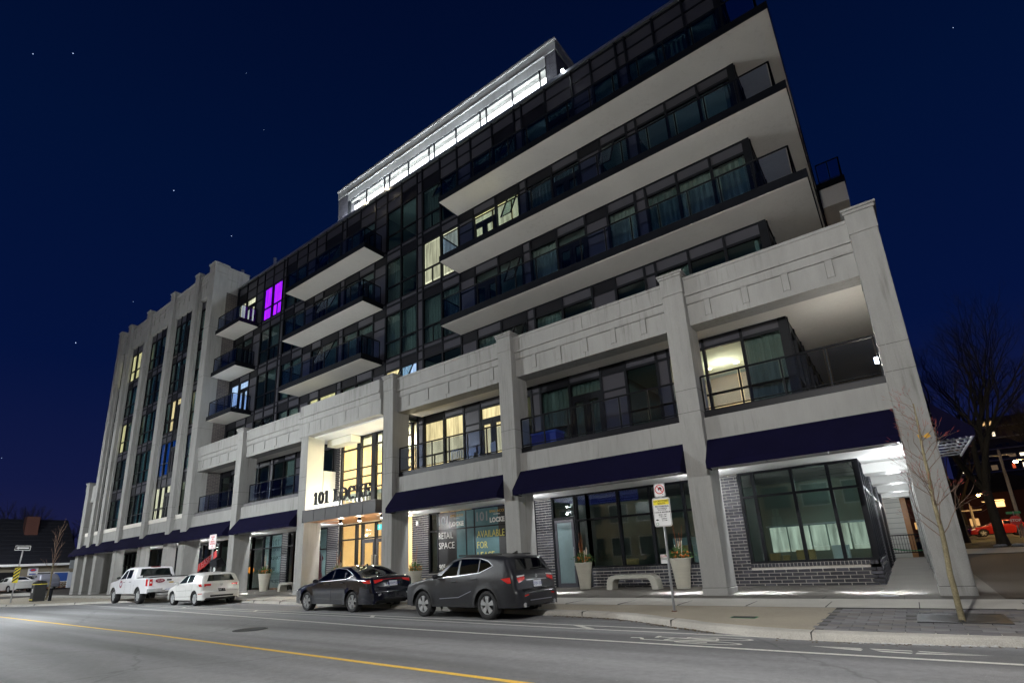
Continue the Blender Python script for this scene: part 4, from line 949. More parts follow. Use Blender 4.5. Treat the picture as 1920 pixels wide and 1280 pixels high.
# --- entrance lobby
add(MB().box(-24.46,-24.38,16.34,17.12,4.32,6.45),'low_cream_wall',M['cream']); add(MB().box(-24.42,-24.395,15.36,16.32,4.32,8.15),'painted_lit_face',M['cream'])  # second box: pale sheet on the pillar side, its lit look put into colour
add(MB().box(-25.2,-18.5,15.7,17.6,8.12,8.19),'portal_soffit',M['white'])
add(MB().box(-24.39,-22.36,16.5,17.1,7.74,8.115),'portal_downstand',M['cream'])
brick_wall(-24.38,-24.05,4.35,8.1,y=17.1,single=False,name='portal_brick_wall')
lob=shopwin([-24.0,-22.5,-21.3,-20.62,-19.5,-18.5],4.3,8.1,7.5,y=17.2,gm='clear',name='lobby_window',th=.045)
g=MB()
for a_,c in ((-23.95,-22.55),(-22.45,-21.35),(-21.25,-20.67),(-20.57,-19.55),(-19.45,-18.55)):
    for z in (5.3,5.93,6.40): g.box(a_,c,17.17,17.27,z-.03,z+.03)
g.box(-22.65,-22.35,17.12,17.3,4.3,8.1).box(-21.46,-21.16,17.12,17.3,4.3,8.1)
g.add('lobby_glazing_bars',M['dark'],lob)
# warm lobby room behind
for n_,q in (('lobby_back_wall',(-25.3,-18.2,21,21.1,.25,8.2)),('lobby_left_wall',(-25.4,-25.3,18.4,21,.25,4.2)),('lobby_left_wall',(-24.5,-24.4,17.4,21,4.3,8.2)),('lobby_right_wall',(-18.2,-18.1,18.3,21,.25,3.7)),('lobby_right_wall',(-18.2,-18.1,17.4,21,4.3,8.2)),('lobby_ceiling',(-24.1,-18.2,17.4,21,8.0,8.1)),('lobby_floor',(-25.3,-18.2,18.3,21,.22,.27))):
    add(MB().box(*q),n_,M['warmwall'] if 'floor' not in n_ else M['stucco'])
for x in (-23.2,-21.9,-20.9,-19.7,-18.8): add(MB().box(x,x+.04,20.94,21,.3,8.0),'wall_batten',M['wood'])
light('lobby_light',(-21.2,19.4,7.3),470,(1,.86,.60),.5); light('lobby_lower_light',(-21.6,19.9,3.0),210,(1,.86,.60),.3)
# ground floor entrance doors
dr=shopwin([-25.25,-23.85,-23.35,-22.25,-21.2,-20.62,-20.0],.25,3.68,2.87,gm='clear',name='entrance_glazing',th=.06)
for x0,x1 in ((-23.28,-22.33),(-22.17,-21.27)):
    f=MB().box(x0,x0+.1,YS+.0,YS+.1,.3,2.8).box(x1-.1,x1,YS,YS+.1,.3,2.8).box(x0+.1,x1-.1,YS,YS+.1,.3,.5).box(x0+.1,x1-.1,YS,YS+.1,2.62,2.8)
    d=add(f,'entrance_door',M['grey']); xx=x1-.05 if x0<-23.2 else x0+.05
    MB().tube((xx,YS-.09,.8),(xx,YS-.09,2.0),.02).tube((xx,YS-.09,.85),(xx,YS,.85),.013).tube((xx,YS-.09,1.95),(xx,YS,1.95),.013).add('door_pull',M['chrome'],d)
t=root('exit_sign',(-21.75,18.0,3.35),'small lit blue green exit sign hanging over the entrance doors','exit sign')
MB().box(-.17,.17,-.02,.02,-.13,.13).add('sign_box',emis('exit_green',(.10,.75,.78),.9),t)
b=MB().box(-.03,.03,-.03,-.021,-.08,.06).ball((0,-.026,.09),.025,(1,.2,1)).box(-.09,-.03,-.03,-.021,-.02,.01); b.add('running_figure',E_lamp if 0 else M['ink'],t)
MB().tube((0,0,.13),(0,0,.35),.012).add('hanger',M['black'],t)
# canopy with wood underside
CN=add(MB().box(-24.55,-18.85,15.32,15.36,3.70,4.28).box(-24.55,-24.51,15.36,18.0,3.70,4.28).box(-18.89,-18.85,15.36,18.0,3.70,4.28).box(-24.55,-18.85,15.30,18.0,4.282,4.31),'entrance_canopy',M['fascia'],bevel=.006)
MB().box(-24.5,-18.9,15.37,18.0,3.715,3.74).add('canopy_soffit',M['wood'],CN)
for x in (-24.5+k*.95 for k in range(7)): MB().box(x,x+.008,15.31,15.318,3.71,4.27).add('fascia_joint',M['black'],CN)
for x in (-22.55,-21.1,-19.45):
    o=add(MB().tube((x,16.2,3.72),(x,16.2,3.55),.085,n=14),'canopy_downlight',M['black']); MB().tube((x,16.2,3.548),(x,16.2,3.54),.075,n=14).add('downlight_lens',E_lamp,o)
    light('canopy_downlight_lamp',(x,16.2,3.50),26,(1,.93,.82),.05)
light('portal_fill_light',(-23.2,16.2,4.5),95,(1,.99,.88),.15); light('portal_fill_light',(-21.3,15.9,4.45),60,(1,.97,.86),.1); light('portal_fill_light',(-19.5,16.1,4.6),85,(1,.97,.86),.1)  # added lamps without fittings, brightening the portal
# raised letters 101 LOCKE
LS=root('letter_sign',(-21.7,15.5,4.31),'black slab serif letters reading 101 LOCKE standing on the entrance canopy','sign')
def glyph(ch,x,wd,h=.62,d=.10):
    st_=.11; b=MB(); y0,y1=-d/2,d/2; z0=.22; z1=z0+h; s=.055
    def bx(a,c,e,f): b.box(x+a,x+c,y0,y1,z0+e,z0+f)
    def serif(cx,zz): b.box(x+cx-.10,x+cx+.10,y0-.002,y1+.002,z0+zz,z0+zz+s)
    def ring(rx,rz,t,a0=0,a1=360):
        n=28; cx=x+wd/2; cz=z0+h/2; P=[]
        for i in range(n+1):
            a=R(a0+(a1-a0)*i/n); P.append((a,))
        for i in range(n):
            a,c=P[i][0],P[i+1][0]
            q=[(cx+rx*math.cos(a),cz+rz*math.sin(a)),(cx+rx*math.cos(c),cz+rz*math.sin(c)),(cx+(rx-t)*math.cos(c),cz+(rz-t*.55)*math.sin(c)),(cx+(rx-t)*math.cos(a),cz+(rz-t*.55)*math.sin(a))]
            b.prism(q,'y',y0,y1)
    if ch=='1': bx(wd/2-st_/2,wd/2+st_/2,s,h); serif(wd/2,0); b.box(x+wd/2-.15,x+wd/2+.15,y0,y1,z0,z0+s) ; b.prism([(x+wd/2-.16,z0+h-.17),(x+wd/2-st_/2,z0+h-.06),(x+wd/2-st_/2,z0+h)],'y',y0,y1)
    if ch=='0': ring(wd/2,h/2,.11)
    if ch=='O': ring(wd/2,h/2+.01,.12)
    if ch=='L': bx(.07,.07+st_,s,h-s); b.box(x,x+.26,y0,y1,z0+h-s,z0+h); b.box(x,x+wd,y0,y1,z0,z0+s); bx(wd-.07,wd,s,.2)
    if ch=='C': ring(wd/2,h/2+.01,.12,42,318); bx(wd-.08,wd-.015,h-.22,h)
    if ch=='K':
        bx(.07,.07+st_,s,h-s); b.box(x,x+.25,y0,y1,z0,z0+s).box(x,x+.25,y0,y1,z0+h-s,z0+h)
        b.prism([(x+.18,z0+h*.42),(x+.18,z0+h*.6),(x+wd-.14,z0+h-s),(x+wd-.02,z0+h-s)],'y',y0+.002,y1-.002); b.prism([(x+.26,z0+h*.52),(x+.37,z0+h*.62),(x+wd,z0+s),(x+wd-.14,z0+s)],'y',y0+.001,y1-.001)
        b.box(x+wd-.22,x+wd+.03,y0,y1,z0,z0+s).box(x+wd-.2,x+wd+.02,y0,y1,z0+h-s,z0+h)
    if ch=='E': bx(.07,.07+st_,s,h-s); b.box(x,x+wd,y0,y1,z0,z0+s).box(x,x+wd,y0,y1,z0+h-s,z0+h); bx(.18,wd-.1,h/2-.03,h/2+.03); bx(wd-.06,wd,s,.17); bx(wd-.06,wd,h-.17,h-s); bx(wd-.14,wd-.09,h/2-.09,h/2+.09)
    o=b.add('letter_'+{'1':'one','0':'zero','O':'o','L':'l','C':'c','K':'k','E':'e'}[ch],M['black'],LS)
    for dx in (.12,wd-.12): MB().box(x+dx-.012,x+dx+.012,-.012,.012,0,.222).add('stand_rod',M['steel'],o)
xx=-2.18
for ch,wd in (('1',.36),('0',.42),('1',.36),(' ',.28),('L',.44),('O',.56),('C',.52),('K',.55),('E',.46)):
    if ch!=' ': glyph(ch,xx,wd)
    xx+=wd+.06
# --- shops left of the entrance
w1=shopwin([-29.7,-28.75,-28.2,-26.4],.32,3.68,2.5); 
pw_=add(MB().box(-28.15,-26.45,YS+.14,YS+.16,.40,3.60),'fashion_poster',M['posterwhite'])
b=MB()   # plain standing figure print in a long dress
for poly in ([(-27.45,2.4),(-27.2,2.45),(-27.05,1.9),(-27.0,1.3),(-26.85,.75),(-27.5,.75),(-27.45,1.4),(-27.35,1.9)],[(-27.42,2.45),(-27.15,2.5),(-27.2,2.7),(-27.38,2.68)],[(-27.1,2.3),(-26.85,2.0),(-27.05,1.75),(-27.0,1.98)]): b.poly([(x,YS+.135,z) for x,z in poly])
b.add('printed_dress',M['maroon'],pw_); b=MB(); b.disc((-27.3,YS+.13,2.9),.13,'y',16,.003); b.poly([(-27.5,YS+.132,3.0),(-27.5,YS+.132,2.6),(-27.38,YS+.132,2.6),(-27.4,YS+.132,3.05),(-27.25,YS+.132,3.12),(-27.3,YS+.132,3.18)]); b.add('printed_hair',M['inkdark'],pw_)
text('-O CA',.3,(-27.35,YS+.03,.58),M['inkdark'],pw_,name='poster_lettering')
w2=shopwin([-34.5,-33.2,-32.4,-31.0],.32,3.68,2.87); w3=shopwin([-30.35,-29.7],.32,3.68,2.87)
po=add(MB().box(-33.15,-31.1,YS+.14,YS+.16,.45,3.60),'project_poster',M['posterwhite'])
P2_=lambda s,size,x,z,m_,**k: text(s,size,(x,YS+.13,z),m_,po,name='poster_lettering',**k)
P2_('101',.55,-31.9,3.15,M['inkgrey']); P2_('LOCKE',.26,-31.85,2.72,M['inkgrey']); P2_('SOLD OUT',.27,-31.95,2.22,M['inkdark'])
for i,s_ in enumerate(('EXPLORE','OUR','NEW PROJECT')): P2_(s_,.26,-32.9,1.6-i*.38,M['inkdark'],align='LEFT')
add(MB().box(-37.0,-33.6,20.2,20.3,.3,3.7),'warm_shop_back_wall',room_emis('brown_shop_glow',(.45,.16,.06),.6)); 
add(MB().box(-59,-12.3,22.5,22.6,.3,3.7),'shop_back_wall',M['interior'])
shopwin([-36.6,-35.5,-34.5],.32,3.68,2.87)
t=root('orange_pumpkin_lamp',(-35.2,18.5,1.6),'round glowing orange paper lamp hanging inside the brown shop','lamp'); MB().ball((0,0,0),.2,(1,1,1.1),12,8).add('lamp_ball',room_emis('orange_glow',(1,.28,.04),.9),t,smooth=True); MB().tube((0,0,.2),(0,0,1.9),.008).add('cord',M['black'],t)
for k in range(14):
    a=-63.0+k*1.72
    if not (-52.6<a<-49.5): shopwin([a,a+.86,a+1.70],.35,3.6,2.6,fm='dark')
strip_l=None
for i,x in enumerate((.22,-4.6,-11.35,-18.1,-24.75,-31.7,-38.2,-44.0,-49.0)):
    for sd in (-1,1):
        if i==0 and sd==1: continue
        cx=x+sd*1.1
        add(MB().box(cx-.75,cx+.75,16.30,16.36,3.69,3.715),'linear_light',M['signw'])
        l=light('linear_light_wash',(cx,16.33,3.66),15,(.95,.98,1),typ='AREA',size=(1.5,.05),rot=(R(-5),0,0)); l.data.spread=R(20)
add(MB().box(-49.5,-47.6,YS+.5,YS+.52,.5,3.5),'white_door_curtain',M['posterwhite'])
# pale arcade fins behind the tower pillars
# arcade wall lamps, one behind each front pillar
ARC=[.22,-5.25,-12.0,-18.75,-25.35,-32.35,-38.9+.0,-43.6,-48.2]
for i,x in enumerate(ARC):
    x+=.0
    t=root('arcade_lamp',(x+.35,16.40,3.35),'small box lamp high on the back of the '+('corner pillar','second pillar from the right','third pillar from the right','pillar right of the entrance','pillar left of the entrance','fifth arcade pillar','tower corner pillar','pillar beside the pickup','pillar left of the pickup')[i],'wall lamp','lamps along the arcade')
    MB().box(-.09,.09,-.02,.10,-.10,.10).add('lamp_body',M['plastic'],t,bevel=.01); MB().box(-.07,.07,-.0,.09,-.112,-.102).add('lens',E_lamp,t); MB().box(-.07,.07,-.0,.09,.102,.112).add('upper_lens',E_lamp,t)
    light('arcade_lamp_down',(x+.35,16.62,3.16),34,(.95,.97,1),.05); light('arcade_lamp_up',(x+.35,16.62,3.45),2.0,(.95,.97,1),.05)
for y in (18.9,22.4,26.8,31.2):
    light('side_arcade_lamp',(-.1,y-.6,3.0),46,(.93,.97,1),.05)
# lit corner flat on the second floor (right bay) : room with downlights
for q in ((-5.7,-5.6,17.4,21,5.2,8.2),(-5.6,-3.1,21,21.1,5.2,8.2),(-3.15,-3.05,17.42,21,5.2,8.2),(-5.6,-3.15,17.4,21,8.02,8.06)): add(MB().box(*q),'flat_wall',M['peach'])
t=root('balcony_storage_box',(-9.9,16.45,5.15),'large blue plastic storage box on the second floor balcony left end','storage box'); MB().box(-.95,.15,-.3,.3,0,.72).add('box_body',M['blue'],t,bevel=.02); MB().box(-.98,.18,-.33,.33,.722,.80).add('box_lid',M['blue2'],t,bevel=.02)
def deckchair(x,label,rz):
    t=root('folding_chair',(x,16.5,5.15),label,'chair','striped chairs on the lit second floor balcony',rz=rz)
    for k in range(6): MB().box(-.24+k*.08,-.20+k*.08,.1,.12,.42,.95).add('back_slat',M['signw'],t)
    MB().box(-.26,.26,-.32,.08,.38,.41).add('seat',M['plastic'],t); 
    for a,c in ((-.24,-.3),(.24,-.3),(-.24,.1),(.24,.1)): MB().tube((a,c,0),(a,c,.9 if c>0 else .4),.014).add('leg',M['signw'],t)
deckchair(-15.0,'black and white slatted chair on the balcony, left one',.5); deckchair(-13.1,'black and white slatted chair on the balcony, right one',-.5)
def lit_room_box(x0,x1,col,power,z=5.15):
    light('flat_room_light',((x0+x1)/2,19.2,7.5),power,col,.3)
lit_room_box(-5.4,-3.2,(1,.76,.55),55)
t=root('balcony_lamp',(.235,16.6,6.05),'dazzling white bulkhead lamp on the corner pillar above the second floor railing','wall lamp'); MB().box(-.10,0.02,-.14,.14,-.05,.05).add('lamp_glass',E_lamp,t); MB().box(.0,.03,-.18,.18,-.08,.08).add('lamp_base',M['black'],t); light('balcony_lamp_light',(.02,16.6,6.05),38,(1,.92,.80),.06)
add(MB().box(-.1,.28,20.5,24,5.15,6.1),'balcony_planter_wall',M['blue'])
for k,x in enumerate((-4.9,-3.9)): add(MB().tube((x,19.6,7.95),(x,19.6,7.93),.09,n=12),'ceiling_spot',E_lampw)
# ================================================================== VEHICLES
def catmull(P,n=4):
    out=[]
    for i in range(len(P)-1):
        p0=P[max(0,i-1)];p1=P[i];p2=P[i+1];p3=P[min(len(P)-1,i+2)]
        L=math.dist(p1,p2)
        if L<.03 or n==1: out.append(p1); continue
        for k in range(n):
            t=k/n
            # centripetal-ish damping: blend of linear and catmull so corners stay crisp
            q=[.5*((2*p1[j])+(-p0[j]+p2[j])*t+(2*p0[j]-5*p1[j]+4*p2[j]-p3[j])*t*t+(-p0[j]+3*p1[j]-3*p2[j]+p3[j])*t**3) for j in (0,1)]
            l=[p1[j]+(p2[j]-p1[j])*t for j in (0,1)]
            out.append((.45*q[0]+.55*l[0],.45*q[1]+.55*l[1]))
    out.append(P[-1]); return out
class Car:
    def __init__(s,outline,W,Hh,belt,wheels,rw,sill,tum=.2,rnd=.09,frontW=.80,rearW=.90,fl=.7,rl=.5,crown=.035):
        s.top=catmull(outline,4); s.W=W/2; s.H=Hh; s.belt=belt; s.wh=wheels; s.rw=rw; s.sill=sill; s.tum=tum; s.r=rnd
        s.fW=frontW; s.rW=rearW; s.fl=fl; s.rl=rl; s.L=max(p[0] for p in outline); s.crown=crown
        fx=[]; last=-1
        for p in s.top:
            x=max(p[0],last+.0015); fx.append((x,p[1])); last=x
        s.top=fx
        # extra columns through the wheel arches
        xs=sorted(set([round(p[0],4) for p in s.top]+[round(wx+(rw+.065)*math.cos(math.pi*k/14),4) for wx in wheels for k in range(15)]+[round(i*.12,4) for i in range(int(s.L/.12))]))
        xs=[x for i,x in enumerate(xs) if i==0 or x-xs[i-1]>.0012]
        s.xs=[x for x in xs if s.top[0][0]<=x<=s.top[-1][0]]
    def zt(s,x):
        T=s.top
        if x<=T[0][0]: return T[0][1]
        for a,b in zip(T,T[1:]):
            if a[0]<=x<=b[0]: return a[1]+(b[1]-a[1])*(x-a[0])/max(1e-9,b[0]-a[0])
        return T[-1][1]
    def zb(s,x):
        z=s.sill
        if x<.35: z=s.sill+.02
        for wx in s.wh:
            d=abs(x-wx); ra=s.rw+.065
            if d<ra: z=max(z,s.rw+math.sqrt(ra*ra-d*d))
        return min(z,s.zt(x)-.02)
    def plan(s,x):
        f=1
        if x<s.fl: f=s.fW+(1-s.fW)*math.sqrt(max(0,1-((s.fl-x)/s.fl)**2.2))
        if x>s.L-s.rl: f=min(f,s.rW+(1-s.rW)*math.sqrt(max(0,1-((x-s.L+s.rl)/s.rl)**2.4)))
        return s.W*f
    def wid(s,x,z):
        y=s.plan(x)
        if z>s.belt: y*=1-s.tum*(z-s.belt)/(s.H-s.belt)
        elif z<s.belt: 
            t=(s.belt-z)/s.belt; y*=1+.012*math.sin(min(1,t*1.6)*math.pi)-.05*max(0,t-.55)
        # haunches round the arches
        for wx in s.wh:
            d=math.hypot(x-wx,z-s.rw); ra=s.rw+.07
            if d<ra+.12: y+=.018*max(0,1-(d-ra)/.12) if d>ra else .018
        # rounding towards the outline
        d=s.dist(x,z)
        if d<s.r: y-=s.r-math.sqrt(max(0,s.r*s.r-(s.r-d)**2))
        return y
    def dist(s,x,z):
        m=9
        for (x0,z0),(x1,z1) in zip(s.top,s.top[1:]):
            if min(x0,x1)-.2>x or max(x0,x1)+.2<x: continue
            dx,dz=x1-x0,z1-z0; t=max(0,min(1,((x-x0)*dx+(z-z0)*dz)/max(1e-9,dx*dx+dz*dz)))
            m=min(m,math.hypot(x-x0-t*dx,z-z0-t*dz))
        return m
    def side(s,sd,eps=0): return lambda x,z:(x,sd*(s.wid(x,min(z,s.zt(x)-.0))+eps),z)
    def skin(s,x,v,eps=0):
        z=s.zt(x); h=.02; a=s.zt(max(s.top[0][0],x-h)); b=s.zt(min(s.top[-1][0],x+h)); n=Vector((-(b-a),0,2*h)).normalized()
        w_=s.wid(x,z); c=s.crown*(1-v*v)+eps
        return (x+n.x*c,v*w_,z+n.z*c)
    def xz_rear(s,z):
        T=s.top
        for a,b in zip(T[::-1],T[::-1][1:]):
            if min(a[1],b[1])<=z<=max(a[1],b[1]): return b[0]+(a[0]-b[0])*(z-b[1])/((a[1]-b[1]) or 1e-9)
        return s.L
    def rear(s,eps=.006): return lambda v,z: s.skin(s.xz_rear(z),v,eps)
    def xz_front(s,z):
        for a,b in zip(s.top,s.top[1:]):
            if min(a[1],b[1])<=z<=max(a[1],b[1]): return a[0]+(b[0]-a[0])*(z-a[1])/((b[1]-a[1]) or 1e-9)
        return 0
    def body(s,root_,m):
        b=MB(); n=12
        for sd in (-1,1):
            rows=[]
            for x in s.xs:
                z0,z1=s.zb(x),s.zt(x); row=[]
                for i in range(n+1):
                    t=i/n; t=1-(1-t)**1.35; z=z0+(z1-z0)*t; row.append(b.P((x,sd*s.wid(x,z),z)))
                rows.append(row)
            for a,c in zip(rows,rows[1:]):
                for i in range(n): b.f.append([a[i],c[i],c[i+1],a[i+1]] if sd<0 else [a[i+1],c[i+1],c[i],a[i]])
        m_=10; rows=[[b.P(s.skin(x,-1+2*k/m_)) for k in range(m_+1)] for x in s.xs]
        for a,c in zip(rows,rows[1:]):
            for k in range(m_): b.f.append([a[k],c[k],c[k+1],a[k+1]])
        # inner dark wheel housing and floor
        o=b.add('body',m,root_,smooth=True)
        f=MB().box(.25,s.L-.25,-s.W*.80,s.W*.80,s.sill-.02,s.belt-.28); 
        f.add('underbody',M['plastic'],root_)
        return o
def patch(fn,c,n=8,m=5):
    # c = four corners (a,b) in the 2D space of fn
    b=MB(); rows=[]
    for i in range(n+1):
        u=i/n; row=[]
        for j in range(m+1):
            v=j/m; p=[(1-u)*((1-v)*c[0][k]+v*c[3][k])+u*((1-v)*c[1][k]+v*c[2][k]) for k in (0,1)]
            row.append(b.P(fn(*p)))
        rows.append(row)
    for a,d in zip(rows,rows[1:]):
        for j in range(m): b.f.append([a[j],d[j],d[j+1],a[j+1]])
    return b
def line(fn,pts,wd):
    b=MB(); pts=dens(pts,.08); row=None
    for i,p in enumerate(pts):
        a=pts[max(0,i-1)];c=pts[min(len(pts)-1,i+1)]; d=Vector((c[0]-a[0],c[1]-a[1])); d=d.normalized() if d.length else Vector((1,0)); n=(-d.y*wd/2,d.x*wd/2)
        r2=[b.P(fn(p[0]-n[0],p[1]-n[1])),b.P(fn(p[0]+n[0],p[1]+n[1]))]
        if row: b.f.append([row[0],r2[0],r2[1],row[1]])
        row=r2
    return b
def wheel(root_,x,y,r,sd,spokes,style,wd=.22,rimr=.66):
    t=MB(); w=wd/2; R_=r*rimr
    t.lathe([(R_,-w*.9),(r*.93,-w),(r*.985,-w*.8),(r,-w*.45),(r,w*.45),(r*.985,w*.8),(r*.93,w),(R_,w*.9),(R_*.97,w*.5),(R_*.97,-w*.5)],(x,y,r),'y',36,closed=True)
    ty=t.add('wheel',M['rubber'],root_,smooth=True)
    yo=y+sd*w*.78
    q=MB().lathe([(R_*.965,-sd*w*.6),(R_*.97,0),(R_*1.0,sd*.012),(R_*1.02,0)],(x,yo,r),'y',36); q.lathe([(R_*.5,-sd*w*.9),(R_*.96,-sd*w*.9)],(x,yo,r),'y',24)
    q2=MB().lathe([(R_*.5,-sd*w*.55),(R_*.93,-sd*w*.55)],(x,yo,r),'y',28); q2.add('brake_disc',M['alloyd'],ty)
    for k in range(spokes):
        a=2*math.pi*k/spokes+math.pi/2
        for da in ((-.16,.16) if style=='twin' else (0,)):
            a2=a+da; c,s_=math.cos(a2),math.sin(a2); nx,nz=-s_,c
            wi,wo=(.022,.030) if style=='twin' else (.042,.030)
            if style=='fork':
                for fk in (-.24,.24):
                    e=(math.cos(a+fk)*R_*.97,math.sin(a+fk)*R_*.97); s0=(c*R_*.45,s_*R_*.45)
                    q.prism([(x+s0[0]+nx*.02,r+s0[1]+nz*.02),(x+s0[0]-nx*.02,r+s0[1]-nz*.02),(x+e[0]-nx*.018,r+e[1]-nz*.018),(x+e[0]+nx*.018,r+e[1]+nz*.018)],'y',yo-.02,yo+.015)
                q.prism([(x+nx*.035,r+nz*.035),(x-nx*.035,r-nz*.035),(x+c*R_*.48-nx*.025,r+s_*R_*.48-nz*.025),(x+c*R_*.48+nx*.025,r+s_*R_*.48+nz*.025)],'y',yo-.02,yo+.012)
            else:
                ca=math.cos(a); sa=math.sin(a)
                q.prism([(x+ca*R_*.1+nx*wi,r+sa*R_*.1+nz*wi),(x+ca*R_*.1-nx*wi,r+sa*R_*.1-nz*wi),(x+c*R_*.97-nx*wo,r+s_*R_*.97-nz*wo),(x+c*R_*.97+nx*wo,r+s_*R_*.97+nz*wo)],'y',yo-.02,yo+.012)
    q.disc((x,yo-.02,r),.06,'y',16,.04)
    q.add('rim',M['alloy'],ty,smooth=False)
def mirror(root_,x,y,z,sd,m):
    MB().ball((x,y+sd*.09,z),.10,(.75,1.05,.72),12,8).add('mirror',m,root_,smooth=True)
def plate(C,z,txt,sz=(.16,.08),col='plateblue',mt='plate'):
    fn=C.rear(.02); p=fn(0,z); q0=fn(0,z-.06);q1=fn(0,z+.06); ang=math.atan2(q0[0]-q1[0],q1[2]-q0[2])
    mp=lambda u,y,z_:(p[0]+y*math.cos(ang)-z_*math.sin(ang),u,p[2]+z_*math.cos(ang)+y*math.sin(ang)) if 0 else (p[0]+y-z_*math.tan(ang),u,p[2]+z_)
    o=MB(mp).box(-sz[0],sz[0],-.012,.004,-sz[1],sz[1]).add('licence_plate',M[mt],C.root)
    t=text(txt,.105,(0,0,0),M[col],o,rot=(0,0,0),ext=.001,name='plate_text')
    me=t.data
    for v in me.vertices:
        a,b_=v.co.x,v.co.y; v.co=Vector((p[0]+.008-b_*math.tan(ang),a,p[2]+b_))
# NOTE: car space: x runs from the nose (0) to the tail, y is across, viewer side is -y (driver side)
def car(outline,W,H,belt,wheels,rw,sill,paint,loc,rz,label,cat,**k):
    sc=k.pop('sc',1.0); rt=root(k.pop('name'),(0,0,0),label,cat,None); C=Car(outline,W,H,belt,wheels,rw,sill,**k); C.root=rt
    C.bodyo=C.body(rt,M[paint])
    # placed so that the near rear wheel stands on loc
    cx,cy=wheels[1]*sc,(-W/2+.02)*sc; rt.scale=(sc,sc,sc)
    rt.rotation_euler=(0,0,rz); c,s_=math.cos(rz),math.sin(rz)
    rt.location=(loc[0]-(c*cx-s_*cy),loc[1]-(s_*cx+c*cy),base(loc[0])+.005)
    return C
def glassset(C,quads,m='carglass',nm='side_window'):
    for sd in (-1,1):
        for q in quads:
            o=patch(C.side(sd,.004),q,8,4).add(nm,M[m],C.root,smooth=True)
            # dark cabin seen through: a lining just inside
def seams(C,lines,wd=.012):
    for sd in (-1,1):
        for l in lines: line(C.side(sd,.0025),l,wd).add('door_seam',M['plastic'],C.bodyo)
def trim(C,pts,wd=.022,m='chrome'):
    for sd in (-1,1): line(C.side(sd,.009),pts,wd).add('window_trim',M[m],C.root)
def handles(C,pts,m):
    for sd in (-1,1):
        for x,z in pts:
            y=sd*(C.wid(x,z)+.022); MB().box(x-.10,x+.10,y-.012,y+.012,z-.014,z+.014).add('door_handle',M[m],C.root,bevel=.008)
def wheels4(C,spokes,style,r,W,wd=.22,rimr=.66):
    for wx in C.wh:
        for sd in (-1,1): wheel(C.root,wx,sd*(W/2-wd/2-.015),r,sd,spokes,style,wd,rimr)
def rearq(C,q,m,nm,eps=.008,n=8,mm=5): return patch(C.rear(eps),q,n,mm).add(nm,M[m],C.root,smooth=True)
# ---- dark dusty crossover
NX=[(0,.34),(.015,.55),(.05,.78),(.16,.93),(.55,1.02),(1.1,1.11),(1.38,1.17),(2.05,1.55),(2.4,1.635),(3.0,1.665),(3.6,1.64),(4.12,1.575),(4.22,1.545),(4.235,1.50),(4.44,1.17),(4.49,1.08),(4.53,.92),(4.56,.74),(4.64,.66),(4.645,.50),(4.60,.34)]
C=car(NX,1.86,1.665,1.06,(.93,3.56),.365,.30,'suv',(-8.50,10.30),R(-4.6),'dusty dark grey crossover with silver wheels parked nearest the bare kerb','car',name='parked_car',sc=.905,tum=.20,rnd=.10,rearW=.80,rl=.55)
glassset(C,[((1.72,1.10),(2.42,1.15),(2.42,1.55),(2.18,1.50)),((2.50,1.16),(3.22,1.20),(3.22,1.55),(2.50,1.57)),((3.27,1.21),(3.72,1.34),(3.62,1.44),(3.27,1.55))])
trim(C,[(1.62,1.08),(2.45,1.125),(3.3,1.19),(3.78,1.36),(3.55,1.50),(3.2,1.585),(2.5,1.60),(2.15,1.53)],.018)
seams(C,[[(1.42,.55),(1.42,1.02),(1.60,1.10)],[(2.46,.36),(2.46,1.13)],[(3.05,.40),(3.12,.78),(3.30,1.0),(3.30,1.20)],[(.98,1.0),(1.4,1.08)]])
for sd in (-1,1): 
    line(C.side(sd,.010),[(1.42,.345),(2.4,.35),(3.0,.36)],.05).add('sill_trim',M['plastic'],C.root)
    line(C.side(sd,.004),[(1.7,.52),(2.5,.56),(3.0,.72)],.02).add('door_pale_strip',M['silver'],C.bodyo)  # thin silver strip laid along the lower doors
    for wx in C.wh:
        pts=[(wx+(C.rw+.10)*math.cos(math.pi*k/16),C.rw+(C.rw+.10)*math.sin(math.pi*k/16)) for k in range(17)]; line(C.side(sd,.008),pts,.065).add('arch_trim',M['plastic'],C.root)
handles(C,[(2.32,.98),(3.12,1.03)],'suv')
rearq(C,((-.84,1.20),(.84,1.20),(.72,1.50),(-.72,1.50)),'carglass','rear_window')
rearq(C,((-.80,1.515),(.80,1.515),(.78,1.545),(-.78,1.545)),'suv','spoiler_lip',.05)
line(C.rear(.016),[(-.86,1.19),(.86,1.19)],.02).add('window_trim',M['plastic'],C.root)
MB().tube(C.rear(.03)(-.1,1.22),C.rear(.03)(.55,1.24),.010).add('rear_wiper',M['plastic'],C.root)
